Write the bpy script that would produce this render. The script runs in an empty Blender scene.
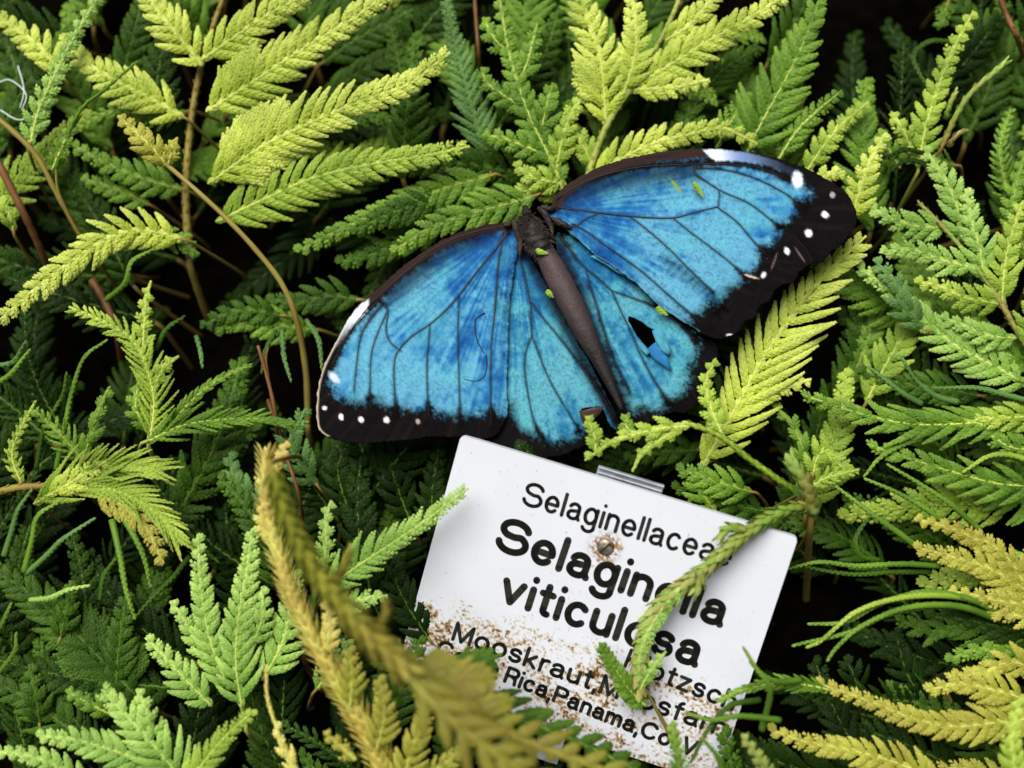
import bpy, math, random
import numpy as np
from mathutils import Vector, Matrix

random.seed(11)
rng = np.random.default_rng(11)
scene = bpy.context.scene
COL = scene.collection

# ------------------------------------------------------------------ camera
U = 0.000225                      # one photo pixel at the butterfly, in metres
LENS = 45.0
FPX = 1024 * LENS / 36.0          # focal length in pixels
TILT = math.radians(10)
DIST = FPX * U
camd = bpy.data.cameras.new('camera')
camd.lens = LENS
camd.sensor_width = 36
camd.clip_start = 0.005
camd.clip_end = 50
cam = bpy.data.objects.new('camera', camd)
COL.objects.link(cam)
cam.location = (0, -math.sin(TILT) * DIST, math.cos(TILT) * DIST)
cam.rotation_euler = (TILT, 0, 0)
scene.camera = cam
camd.dof.use_dof = True
camd.dof.focus_distance = DIST - 0.004
camd.dof.aperture_fstop = 6.3
CP = np.array(cam.location)
RX = np.array([1, 0, 0.])
RY = np.array([0, math.cos(TILT), math.sin(TILT)])
RZ = np.array([0, -math.sin(TILT), math.cos(TILT)])


def ray(px, py):
    px = np.asarray(px, float); py = np.asarray(py, float)
    return ((px - 512) / FPX)[..., None] * RX - ((py - 384) / FPX)[..., None] * RY - RZ


def P(px, py, h):
    """point h (in px units) above the reference level that lies under photo position px, py"""
    d = ray(px, py)
    t = (np.asarray(h, float) * U - CP[2]) / d[..., 2]
    return CP + d * t[..., None]


def PD(px, py, depth):
    return CP + ray(px, py) * (np.asarray(depth, float)[..., None] * U)


def plane_hit(px, py, p0, n):
    d = ray(px, py)
    t = ((p0 - CP) @ n) / (d @ n)
    return CP + d * t[..., None]


def norm(a):
    return a / np.maximum(np.linalg.norm(a, axis=-1, keepdims=True), 1e-12)


def lin(c):
    c = np.asarray(c, float) / 255.0
    return np.where(c <= 0.04045, c / 12.92, ((c + 0.055) / 1.055) ** 2.4)


# ------------------------------------------------------------------ noise
def _hash(ix, iy, seed):
    n = (ix.astype(np.int64) * 374761393 + iy.astype(np.int64) * 668265263 + seed * 1274126177) & 0x7fffffff
    n = ((n ^ (n >> 13)) * 1103515245) & 0x7fffffff
    n = ((n ^ (n >> 16)) * 12345677) & 0x7fffffff
    return (n & 0xffffff) / float(0xffffff)


def vn(x, y, seed=0):
    x = np.asarray(x, float); y = np.asarray(y, float)
    ix = np.floor(x); iy = np.floor(y)
    fx = x - ix; fy = y - iy
    fx = fx * fx * (3 - 2 * fx); fy = fy * fy * (3 - 2 * fy)
    a = _hash(ix, iy, seed); b = _hash(ix + 1, iy, seed)
    c = _hash(ix, iy + 1, seed); d = _hash(ix + 1, iy + 1, seed)
    return (a * (1 - fx) + b * fx) * (1 - fy) + (c * (1 - fx) + d * fx) * fy


def fbm(x, y, seed=0, o=3):
    s = 0; a = 1; t = 0
    for i in range(o):
        s = s + a * vn(x * 2 ** i, y * 2 ** i, seed + i * 7); t += a; a *= 0.5
    return s / t


def sstep(a, b, x):
    t = np.clip((x - a) / (b - a), 0, 1)
    return t * t * (3 - 2 * t)


# ------------------------------------------------------------------ objects
def mesh_obj(name, V, faces, mat, parent=None, tint=None, smooth=True, attr='tint'):
    """faces: list of (k x n) int arrays"""
    me = bpy.data.meshes.new(name)
    V = np.asarray(V, np.float32)
    me.vertices.add(len(V)); me.vertices.foreach_set('co', V.ravel())
    faces = [np.asarray(f, np.int32) for f in faces if len(f)]
    tot = np.concatenate([np.full(len(f), f.shape[1], np.int32) for f in faces])
    idx = np.concatenate([f.ravel() for f in faces])
    st = np.concatenate([[0], np.cumsum(tot)[:-1]]).astype(np.int32)
    me.loops.add(len(idx)); me.loops.foreach_set('vertex_index', idx)
    me.polygons.add(len(tot)); me.polygons.foreach_set('loop_start', st)
    me.polygons.foreach_set('loop_total', tot)
    me.polygons.foreach_set('use_smooth', np.full(len(tot), smooth, bool))
    if tint is not None:
        a = me.color_attributes.new(attr, 'FLOAT_COLOR', 'POINT')
        t = np.ones((len(V), 4), np.float32); t[:, :3] = tint
        a.data.foreach_set('color', t.ravel())
    me.update(calc_edges=True)
    o = bpy.data.objects.new(name, me)
    COL.objects.link(o)
    if mat:
        me.materials.append(mat)
    if parent:
        o.parent = parent
        o.matrix_parent_inverse = Matrix.Translation(-Vector(parent.location))
    return o


def empty(name, loc):
    o = bpy.data.objects.new(name, None)
    o.empty_display_size = 0.005
    COL.objects.link(o); o.location = Vector([float(v) for v in loc])
    return o


def tag(o, label=None, cat=None, group=None, kind=None):
    if label: o['label'] = label
    if cat: o['category'] = cat
    if group: o['group'] = group
    if kind: o['kind'] = kind
    return o


class Geo:
    def __init__(s):
        s.V = []; s.F = {3: [], 4: []}; s.T = []; s.n = 0

    def add(s, V, F, tint):
        V = np.asarray(V).reshape(-1, 3)
        for f in F:
            f = np.asarray(f)
            s.F[f.shape[1]].append(f + s.n)
        s.V.append(V)
        t = np.broadcast_to(np.asarray(tint, float), (len(V), 3))
        s.T.append(t); s.n += len(V)

    def build(s, name, mat, parent=None, smooth=True):
        if not s.V: return None
        return mesh_obj(name, np.concatenate(s.V), [np.concatenate(s.F[k]) for k in (3, 4) if s.F[k]], mat, parent,
                        np.concatenate(s.T), smooth)


def spline(pts, n):
    """catmull-rom through pts, n samples evenly spaced by length"""
    p = np.asarray(pts, float)
    if len(p) == 2:
        p = np.array([p[0], (p[0] + p[1]) / 2, p[1]])
    q = np.vstack([2 * p[0] - p[1], p, 2 * p[-1] - p[-2]])
    out = []
    for i in range(1, len(q) - 2):
        t = np.linspace(0, 1, 14, endpoint=False)[:, None]
        a, b, c, d = q[i - 1], q[i], q[i + 1], q[i + 2]
        out.append(0.5 * (2 * b + (c - a) * t + (2 * a - 5 * b + 4 * c - d) * t ** 2 + (3 * b - a - 3 * c + d) * t ** 3))
    out.append(q[-2][None]); out = np.vstack(out)
    L = np.concatenate([[0], np.cumsum(np.linalg.norm(np.diff(out, axis=0), axis=1))])
    s = np.linspace(0, L[-1], n)
    return np.stack([np.interp(s, L, out[:, k]) for k in range(out.shape[1])], 1)


def tangents(p):
    return norm(np.gradient(p, axis=0))


def tube(geo, pts, r0, r1, k=6, tint=(0.5, 0, 0), ref=None, bump=0.0):
    pts = np.asarray(pts); n = len(pts)
    T = tangents(pts)
    ref = np.array([0.13, 0.21, 0.97]) if ref is None else ref
    S = norm(np.cross(T, ref)); N = np.cross(S, T)
    rr = np.linspace(r0, r1, n) if not hasattr(r0, '__len__') else np.asarray(r0)
    if bump:
        rr = rr * (1 + bump * np.sin(np.arange(n) * 2.1))
    a = np.linspace(0, 2 * math.pi, k, endpoint=False)
    V = pts[:, None] + rr[:, None, None] * (np.cos(a)[None, :, None] * S[:, None] + np.sin(a)[None, :, None] * N[:, None])
    i = np.arange(n - 1)[:, None] * k; j = np.arange(k)[None]
    j2 = (j + 1) % k
    F = np.stack([i + j, i + j2, i + k + j2, i + k + j], -1).reshape(-1, 4)
    V = np.vstack([V.reshape(-1, 3), pts[:1], pts[-1:] + T[-1:] * rr[-1] * 0.6])
    jj = np.arange(k); j3 = (jj + 1) % k
    F3 = np.vstack([np.stack([j3, jj, np.full(k, n * k)], 1),
                    np.stack([(n - 1) * k + jj, (n - 1) * k + j3, np.full(k, n * k + 1)], 1)])
    geo.add(V, [F, F3], tint)


# leaf template : u along, v across, w up
_LU = np.array([0, .28, .28, .28, .72, .72, .72, 1.0])
_LV = np.array([0, -.82, 0, .82, -.72, 0, .72, 0])
_LW = np.array([.0, -.22, .16, -.22, -.24, .12, -.24, -.1])
_L3 = np.array([[0, 2, 1], [0, 3, 2], [4, 5, 7], [5, 6, 7]])
_L4 = np.array([[1, 2, 5, 4], [2, 3, 6, 5]])


def leaves(geo, B, D, N, L, W, tip=0.0, curl=0.0):
    """scale leaves. B base, D direction, N up, L length, W half width (arrays)"""
    n = len(B)
    if n == 0: return
    D = norm(D); S = norm(np.cross(D, N)); N = np.cross(S, D)
    L = np.broadcast_to(L, (n,)); W = np.broadcast_to(W, (n,))
    cu = (_LU ** 2)[None, :, None] * curl
    V = (B[:, None] + _LU[None, :, None] * L[:, None, None] * D[:, None]
         + _LV[None, :, None] * W[:, None, None] * S[:, None]
         + _LW[None, :, None] * W[:, None, None] * 1.4 * N[:, None]
         + cu * L[:, None, None] * N[:, None])
    o = (np.arange(n) * 8)[:, None, None]
    t = np.zeros((n, 8, 3))
    t[..., 0] = rng.random(n)[:, None]
    t[..., 1] = np.broadcast_to(tip, (n,))[:, None]
    t[..., 2] = (_LU * (1 - 0.25 * np.abs(_LV)))[None]
    geo.add(V.reshape(-1, 3), [(_L3[None] + o).reshape(-1, 3), (_L4[None] + o).reshape(-1, 4)], t.reshape(-1, 3))


def leafy(geo, pts, N, u, ang=42, leaf=5.2, wid=1.55, space=2.3, tip0=0., tip1=1., top=True, taper=True, lift=0.03, stem=0.7):
    """one leafy shoot : two rows of side leaves and two rows of small top leaves along pts; u = metres per px"""
    Lt = np.linalg.norm(np.diff(pts, axis=0), axis=1).sum()
    n = max(3, int(Lt / (space * u)))
    if n > 400: n = 400
    p = spline(pts, n)
    T = tangents(p)
    S = norm(np.cross(T, N)); Nn = np.cross(S, T)
    s = np.linspace(0, 1, n)
    f = (1 - 0.45 * s ** 2.5) if taper else np.ones(n)
    for sd in (-1, 1):
        a = np.radians(ang + rng.normal(0, 3, n)) * (1 - 0.6 * s ** 3)
        D = T * np.cos(a)[:, None] + sd * S * np.sin(a)[:, None] + Nn * (lift + rng.normal(0, .04, n))[:, None]
        Bp = p + T * (rng.random(n)[:, None] - .5) * u * 0.7 + Nn * (s[:, None]) * u * 0.4
        leaves(geo, Bp, D, Nn + sd * S * 0.25, leaf * u * f * rng.uniform(.94, 1.06, n), wid * u * f, tip0 + (tip1 - tip0) * s, curl=-0.12)
    if top:
        for sd in (-1, 1):
            m = slice(0 if sd < 0 else 1, n, 2)
            D = T[m] + sd * S[m] * 0.42 + Nn[m] * 0.16
            leaves(geo, p[m] + Nn[m] * u * 0.75 + sd * S[m] * u * 0.25, D, Nn[m] + sd * S[m] * 0.3, leaf * 0.66 * u * f[m], wid * 0.62 * u * f[m],
                   np.minimum(1, tip0 + (tip1 - tip0) * s[m] + .25))
    # tip bud
    if stem:
        tube(geo, p[::max(1, n // 8)] if n > 10 else p, stem * u, stem * u * 0.5, 4, (0.5, 0.6, 0.3))


def prof(t, base=0.55, peak=0.22, end=0.1, pw=1.0):
    return np.where(t < peak, base + (1 - base) * np.sin(np.clip(t / peak, 0, 1) * math.pi / 2), end + (1 - end) * (1 - np.clip((t - peak) / (1 - peak), 0, 1) ** pw))


def world_path(p2, h, arch=0.0, n=24):
    """p2 list of photo positions, h = (base, tip) height or list"""
    p2 = np.asarray(p2, float)
    if len(h) == 2 and len(p2) != 2:
        L = np.concatenate([[0], np.cumsum(np.linalg.norm(np.diff(p2, axis=0), axis=1))]); L /= L[-1]
        hh = h[0] + (h[1] - h[0]) * L
    else:
        hh = np.asarray(h, float); L = np.linspace(0, 1, len(hh))
    q = spline(np.column_stack([p2, hh]), n)
    t = np.linspace(0, 1, n)
    q[:, 2] += arch * 4 * t * (1 - t)
    return P(q[:, 0], q[:, 1], q[:, 2])


def frond_geo(geo, rib, path, u, W, WL=None, WR=None, style='lobe', roll=0., ang=48, space=None, leaf=8.0, wid=2.3,
              base=.6, peak=.2, end=.2, pw=.9, droop=.22, bend=.35, t0=0.02, sec=True, wob=.1, ribr=1.5, tone=0.0):
    """feather shaped frond built on a world path: side shoots left and right, each covered with scale leaves"""
    n = len(path)
    T = tangents(path)
    V = norm(CP - path) * 0.75 + np.array([0, 0, 0.45])
    S = norm(np.cross(T, V)); N = np.cross(S, T)
    if roll:
        c, s_ = math.cos(roll), math.sin(roll)
        S, N = S * c + N * s_, N * c - S * s_
    seg = np.linalg.norm(np.diff(path, axis=0), axis=1); L = seg.sum()
    cum = np.concatenate([[0], np.cumsum(seg)]) / L
    WL = W if WL is None else WL
    WR = W if WR is None else WR
    strap = style == 'strap'
    if not strap: WL, WR = WL * 1.18, WR * 1.18
    if space is None:
        space = 8.3 / math.sin(math.radians(ang)) * (leaf / 7.0) * (1.2 if ang < 40 else 1.0) if not strap else 8.0
    k = max(3, int(L / (space * u)))
    for sd, Ws in ((-1, WL), (1, WR)):
        if Ws <= 0: continue
        for i in range(k):
            t = t0 + (1 - t0) * (i + (0.25 if sd < 0 else 0.7)) / k
            if t > .985: continue
            l = Ws * float(prof(np.array(t), base, peak, end, pw)) * random.uniform(1 - wob, 1 + wob)
            if l < 3: continue
            p0 = np.array([np.interp(t, cum, path[:, j]) for j in range(3)])
            Ti = norm(np.array([np.interp(t, cum, T[:, j]) for j in range(3)]))
            Si = norm(np.array([np.interp(t, cum, S[:, j]) for j in range(3)]))
            Ni = np.cross(Si, Ti)
            a = math.radians(ang * (1 - .25 * t) + random.gauss(0, 4))
            D = Ti * math.cos(a) + sd * Si * math.sin(a)
            D2 = norm(D + Ti * bend * (1.0 if not strap else random.uniform(.2, 1.6)))
            ss = np.linspace(0, 1, 7)[:, None]
            dr = droop * random.uniform(.5, 1.5)
            if strap:
                dr = droop * random.uniform(-1.2, 2.2)
            q = p0 + l * u * (D * ss * (1 - ss * .5) + D2 * ss * ss * .5) + Ni * l * u * (0.22 * np.sin(ss * 2.2) * .5 - dr * ss ** 2)
            if strap:
                leafy(geo, q, Ni, u, ang=15, leaf=6.5, wid=1.25, space=2.2, tip0=t * .3, tip1=.5 + .4 * t, top=True, stem=1.1)
            else:
                Nt = norm(Ni + (D * random.gauss(.0, .16) + Ti * random.gauss(-.1, .22)))
                leafy(geo, q, Nt, u, ang=35, leaf=leaf, wid=wid, space=2.9, tip0=t * .35 + tone, tip1=.55 + .45 * t + tone)
                if sec and l > 42:
                    m = int((l * .72) / 6.5)
                    for jx in range(1, m + 1):
                        tt = .12 + .68 * jx / (m + .3)
                        for s2 in ((1, -1) if l > 34 else ((-1,) if sd > 0 else (1,))):
                            l2 = l * .3 * (1.15 - tt) * random.uniform(.8, 1.2)
                            if l2 < 3.5: continue
                            b = q[0] + (q[-1] - q[0]) * tt
                            kk = min(5, int(tt * 6)); b = q[kk] + (q[kk + 1] - q[kk]) * (tt * 6 - kk)
                            Tq = norm(q[kk + 1] - q[kk]); Sq = norm(np.cross(Tq, Ni))
                            Dq = norm(Tq * math.cos(.75) + s2 * Sq * math.sin(.75) - Ni * .12)
                            q2 = b + l2 * u * 1.25 * (Dq * np.linspace(0, 1, 4)[:, None] + Tq * (np.linspace(0, 1, 4)[:, None] ** 2) * .3)
                            leafy(geo, q2, Ni, u, ang=38, leaf=leaf * .86, wid=wid * .95, space=2.5, tip0=.4 * t + tone, tip1=.6 + .4 * t + tone, top=l > 30, stem=0.5)
    # leaves along the rib
    leafy(geo, path, N[n // 2], u, ang=30, leaf=leaf * 1.0, wid=wid * 1.0, space=3.0, tip0=.6, tip1=1., top=True, stem=0)
    tube(rib, path, ribr * u, ribr * .45 * u, 6, (0.5, 0.5, 0.5))


def rope_geo(geo, path, u, r=3.0, r1=None, leaf=8, wid=2.6, space=2.0, open_=.32, tone=(0, 1)):
    L = np.linalg.norm(np.diff(path, axis=0), axis=1).sum()
    n = max(6, int(L / (space * u)))
    p = spline(path, n); T = tangents(p)
    V = norm(CP - p); S = norm(np.cross(T, V)); N = np.cross(S, T)
    a = np.arange(n) * 2.399 + rng.normal(0, .15, n)
    s = np.linspace(0, 1, n)
    rr = (r + ((r if r1 is None else r1) - r) * s) * u
    R = S * np.cos(a)[:, None] + N * np.sin(a)[:, None]
    f = rr / (r * u)
    leaves(geo, p + R * rr[:, None] * .6, T + R * open_, R, leaf * u * (0.5 + .5 * f), wid * u * (.5 + .5 * f), tone[0] + (tone[1] - tone[0]) * s, curl=-.1)
    tube(geo, p[::2], r * .75 * u, (r if r1 is None else r1) * .75 * u, 6, (.5, .3, .3))


# ------------------------------------------------------------------ materials
def new_mat(name):
    m = bpy.data.materials.new(name); m.use_nodes = True
    nt = m.node_tree; nt.nodes.clear()
    out = nt.nodes.new('ShaderNodeOutputMaterial')
    return m, nt, out


def leaf_mat(name, dark, base, tip, trans=.28, rough=.5, brown=None, spec=.25):
    m, nt, out = new_mat(name)
    N = nt.nodes.new; Lk = nt.links.new
    at = N('ShaderNodeAttribute'); at.attribute_name = 'tint'
    sep = N('ShaderNodeSeparateColor'); Lk(at.outputs['Color'], sep.inputs[0])
    mx = N('ShaderNodeMix'); mx.data_type = 'RGBA'
    mx.inputs[6].default_value = (*lin(base), 1); mx.inputs[7].default_value = (*lin(tip), 1)
    Lk(sep.outputs[1], mx.inputs[0])
    # broad natural patches of older, darker leaf tissue
    tc = N('ShaderNodeTexCoord'); nz = N('ShaderNodeTexNoise'); nz.inputs['Scale'].default_value = 95; nz.inputs['Detail'].default_value = 2
    Lk(tc.outputs['Object'], nz.inputs['Vector'])
    rp = N('ShaderNodeMapRange'); rp.inputs['From Min'].default_value = .38; rp.inputs['From Max'].default_value = .68
    Lk(nz.outputs['Fac'], rp.inputs['Value'])
    m2 = N('ShaderNodeMix'); m2.data_type = 'RGBA'; m2.inputs[7].default_value = (*lin(dark if brown is None else brown), 1)
    sc = N('ShaderNodeMath'); sc.operation = 'MULTIPLY'; sc.inputs[1].default_value = .55
    Lk(rp.outputs[0], sc.inputs[0]); Lk(sc.outputs[0], m2.inputs[0]); Lk(mx.outputs[2], m2.inputs[6])
    # each leaf its own value
    m3 = N('ShaderNodeMix'); m3.data_type = 'RGBA'; m3.inputs[7].default_value = (*lin(dark), 1)
    s3 = N('ShaderNodeMath'); s3.operation = 'MULTIPLY'; s3.inputs[1].default_value = .35
    Lk(sep.outputs[0], s3.inputs[0]); Lk(s3.outputs[0], m3.inputs[0]); Lk(m2.outputs[2], m3.inputs[6])
    b = N('ShaderNodeBsdfPrincipled'); b.inputs['Roughness'].default_value = rough
    b.inputs['Specular IOR Level'].default_value = spec
    Lk(m3.outputs[2], b.inputs['Base Color'])
    tr = N('ShaderNodeBsdfTranslucent'); Lk(m3.outputs[2], tr.inputs['Color'])
    ms = N('ShaderNodeMixShader'); ms.inputs[0].default_value = trans
    Lk(b.outputs[0], ms.inputs[1]); Lk(tr.outputs[0], ms.inputs[2]); Lk(ms.outputs[0], out.inputs[0])
    return m


def plain_mat(name, col, rough=.6, metal=0., noise=None, nscale=300, spec=.4, bump=0.):
    m, nt, out = new_mat(name)
    N = nt.nodes.new; Lk = nt.links.new
    b = N('ShaderNodeBsdfPrincipled'); b.inputs['Roughness'].default_value = rough; b.inputs['Metallic'].default_value = metal
    b.inputs['Specular IOR Level'].default_value = spec
    b.inputs['Base Color'].default_value = (*lin(col), 1)
    tc = N('ShaderNodeTexCoord'); nz = N('ShaderNodeTexNoise'); nz.inputs['Scale'].default_value = nscale; nz.inputs['Detail'].default_value = 5
    Lk(tc.outputs['Object'], nz.inputs['Vector'])
    if noise is not None:
        mx = N('ShaderNodeMix'); mx.data_type = 'RGBA'
        mx.inputs[6].default_value = (*lin(col), 1); mx.inputs[7].default_value = (*lin(noise), 1)
        rp = N('ShaderNodeMapRange'); rp.inputs['From Min'].default_value = .35; rp.inputs['From Max'].default_value = .65
        Lk(nz.outputs['Fac'], rp.inputs['Value']); Lk(rp.outputs[0], mx.inputs[0]); Lk(mx.outputs[2], b.inputs['Base Color'])
    if bump:
        bp = N('ShaderNodeBump'); bp.inputs['Strength'].default_value = bump; bp.inputs['Distance'].default_value = .0004
        Lk(nz.outputs['Fac'], bp.inputs['Height']); Lk(bp.outputs[0], b.inputs['Normal'])
    Lk(b.outputs[0], out.inputs[0])
    return m


def attr_mat(name, rough=.5, metal=0., spec=.4, sheen=0., bump=0., bscale=2500):
    m, nt, out = new_mat(name)
    N = nt.nodes.new; Lk = nt.links.new
    b = N('ShaderNodeBsdfPrincipled'); b.inputs['Roughness'].default_value = rough; b.inputs['Metallic'].default_value = metal
    b.inputs['Specular IOR Level'].default_value = spec
    at = N('ShaderNodeAttribute'); at.attribute_name = 'tint'
    Lk(at.outputs['Color'], b.inputs['Base Color'])
    if bump:
        tc = N('ShaderNodeTexCoord'); nz = N('ShaderNodeTexNoise'); nz.inputs['Scale'].default_value = bscale; nz.inputs['Detail'].default_value = 3
        Lk(tc.outputs['Object'], nz.inputs['Vector'])
        bp = N('ShaderNodeBump'); bp.inputs['Strength'].default_value = bump; bp.inputs['Distance'].default_value = .0002
        Lk(nz.outputs['Fac'], bp.inputs['Height']); Lk(bp.outputs[0], b.inputs['Normal'])
    Lk(b.outputs[0], out.inputs[0])
    return m


M = {
    'lime': leaf_mat('lime_leaf', (118, 150, 24), (198, 218, 62), (240, 244, 138), trans=.3),
    'limegreen': leaf_mat('lime_green_leaf', (86, 126, 30), (150, 184, 52), (206, 222, 98)),
    'pale': leaf_mat('pale_green_leaf', (88, 134, 44), (146, 192, 76), (202, 228, 126)),
    'mid': leaf_mat('mid_green_leaf', (52, 92, 20), (98, 144, 36), (150, 184, 66)),
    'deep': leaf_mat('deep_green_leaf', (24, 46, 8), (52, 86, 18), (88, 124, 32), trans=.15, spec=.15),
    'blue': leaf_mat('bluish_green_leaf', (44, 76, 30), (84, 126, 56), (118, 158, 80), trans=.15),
    'shade': leaf_mat('shaded_leaf', (16, 34, 6), (36, 62, 13), (62, 92, 22), trans=.12, spec=.1),  # leaf green darkened to put the lower bed's shade into the colour
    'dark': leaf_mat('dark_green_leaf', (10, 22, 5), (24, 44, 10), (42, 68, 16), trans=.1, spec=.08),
    'olive': leaf_mat('olive_leaf', (116, 116, 30), (164, 172, 52), (212, 208, 96), brown=(150, 130, 56)),
    'yellow': leaf_mat('yellow_leaf', (172, 160, 52), (222, 216, 92), (246, 242, 150), brown=(212, 170, 98)),
    'brownolive': leaf_mat('brown_olive_leaf', (78, 84, 16), (122, 134, 34), (168, 160, 66), brown=(138, 112, 48)),
    'pink': leaf_mat('pink_tinged_leaf', (84, 122, 34), (130, 170, 60), (176, 200, 104), brown=(186, 112, 92)),
    'stem': leaf_mat('stem_green', (96, 110, 40), (150, 160, 66), (180, 186, 96), trans=.0),
    'rib': leaf_mat('pale_rib', (150, 170, 60), (196, 204, 100), (214, 220, 130), trans=.0),
    'darkrib': leaf_mat('dark_rib', (50, 74, 28), (82, 110, 40), (100, 130, 56), trans=.0),
    'olivestem': leaf_mat('olive_stem', (96, 78, 34), (136, 120, 56), (160, 150, 70), trans=.0, brown=(110, 74, 40)),
    'brownstem': leaf_mat('brown_stem', (70, 40, 24), (116, 74, 42), (150, 110, 66), trans=.0, brown=(60, 34, 22)),
}

# ------------------------------------------------------------------ light
w = bpy.data.worlds.new('world'); scene.world = w; w.use_nodes = True
bg = w.node_tree.nodes['Background']; bg.inputs[0].default_value = (.92, .96, 1.0, 1); bg.inputs[1].default_value = .16
sl = bpy.data.lights.new('sun', 'SUN'); sl.energy = 5.4; sl.angle = math.radians(42); sl.color = (1.0, .975, .93)
so = bpy.data.objects.new('sun', sl); COL.objects.link(so)
so.rotation_euler = Vector((0.26, -0.40, -1.0)).to_track_quat('-Z', 'Y').to_euler()
scene.view_settings.view_transform = 'Standard'; scene.view_settings.look = 'None'
scene.view_settings.exposure = 0.0; scene.view_settings.gamma = 1; scene.view_settings.use_curve_mapping = False

# ------------------------------------------------------------------ ground
GZ = -165.0
gx, gy = np.meshgrid(np.linspace(-.4, .4, 161), np.linspace(-.35, .45, 161))
gz = GZ * U + (fbm(gx * 60, gy * 60, 3, 4) - .5) * .006
ii = (np.arange(160)[:, None] * 161 + np.arange(160)[None]).ravel()
ground = mesh_obj('ground', np.stack([gx, gy, gz], -1).reshape(-1, 3), [np.stack([ii, ii + 1, ii + 162, ii + 161], 1)],
                  plain_mat('soil', (10, 8, 5), .95, noise=(3, 3, 2), nscale=220, bump=1.0, spec=0.0))
tag(ground, kind='structure')

# ------------------------------------------------------------------ polygon helpers


def sdist(px, py, poly, closed=True):
    """signed distance in px, positive inside"""
    poly = np.asarray(poly, float)
    a = poly; b = np.roll(poly, -1, 0)
    if not closed: a, b = poly[:-1], poly[1:]
    d = np.full(px.shape, 1e9); ins = np.zeros(px.shape, bool)
    cx = px.copy(); cy = py.copy()
    for (x0, y0), (x1, y1) in zip(a, b):
        ex, ey = x1 - x0, y1 - y0
        t = np.clip(((px - x0) * ex + (py - y0) * ey) / (ex * ex + ey * ey + 1e-9), 0, 1)
        qx, qy = x0 + t * ex, y0 + t * ey
        dd = np.hypot(px - qx, py - qy); m = dd < d
        d = np.where(m, dd, d); cx = np.where(m, qx, cx); cy = np.where(m, qy, cy)
        if closed:
            c = ((y0 > py) != (y1 > py)) & (px < ex * (py - y0) / (ey + 1e-12) + x0)
            ins ^= c
    return (np.where(ins, d, -d) if closed else d), cx, cy


def smooth_poly(p, step=3.0, rough=0.0, seed=0):
    p = np.asarray(p, float)
    q = np.vstack([p[-1:], p, p[:2]])
    out = []
    for i in range(1, len(q) - 2):
        n = max(2, int(np.linalg.norm(q[i + 1] - q[i]) / step))
        t = np.linspace(0, 1, n, endpoint=False)[:, None]
        a, b, c, d = q[i - 1], q[i], q[i + 1], q[i + 2]
        out.append(.5 * (2 * b + (c - a) * t + (2 * a - 5 * b + 4 * c - d) * t ** 2 + (3 * b - a - 3 * c + d) * t ** 3))
    out = np.vstack(out)
    if rough:
        nrm = np.roll(out, -1, 0) - np.roll(out, 1, 0); nrm = norm(np.stack([nrm[:, 1], -nrm[:, 0]], 1))
        out += nrm * ((vn(out[:, 0] * .4, out[:, 1] * .4, seed) - .5) * 2 * rough)[:, None]
    return out


def sheet(name, poly, holes, step, pos, colfn, mat, parent, thick=1.0):
    """a fine grid cut to an outline, with thickness. pos(px,py,offset)->world"""
    x0, y0 = poly.min(0) - 2; x1, y1 = poly.max(0) + 2
    xs = np.arange(x0, x1, step); ys = np.arange(y0, y1, step)
    X, Y = np.meshgrid(xs, ys); nx = len(xs)
    X = X.ravel(); Y = Y.ravel()
    d, cx, cy = sdist(X, Y, poly)
    for h in holes:
        dh, hx, hy = sdist(X, Y, h); dh = -dh
        m = dh < d; d = np.where(m, dh, d); cx = np.where(m, hx, cx); cy = np.where(m, hy, cy)
    keep = d > -step * .75
    out = keep & (d < 0)
    X = np.where(out, cx, X); Y = np.where(out, cy, Y)
    i = (np.arange(len(ys) - 1)[:, None] * nx + np.arange(nx - 1)[None]).ravel()
    Q = np.stack([i, i + nx, i + nx + 1, i + 1], 1)
    Q = Q[keep[Q].all(1) & (d[Q].max(1) > 0)]
    used = np.zeros(len(X), bool); used[Q.ravel()] = True
    re = np.cumsum(used) - 1; Q = re[Q]
    X = X[used]; Y = Y[used]
    n = len(X)
    top = pos(X, Y, 0); c = colfn(X, Y)
    bot = pos(X, Y, -thick)
    E = np.vstack([Q[:, [k, (k + 1) % 4]] for k in range(4)])
    key = np.sort(E, 1); kk = key[:, 0].astype(np.int64) * n + key[:, 1]
    u_, ix, ct = np.unique(kk, return_index=True, return_counts=True)
    B = E[ix[ct == 1]]
    side = np.stack([B[:, 1], B[:, 0], B[:, 0] + n, B[:, 1] + n], 1)
    o = mesh_obj(name, np.vstack([top, bot]), [Q, Q[:, ::-1] + n, side], mat, parent, np.vstack([c, c * .5]))
    return o, X, Y


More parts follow.
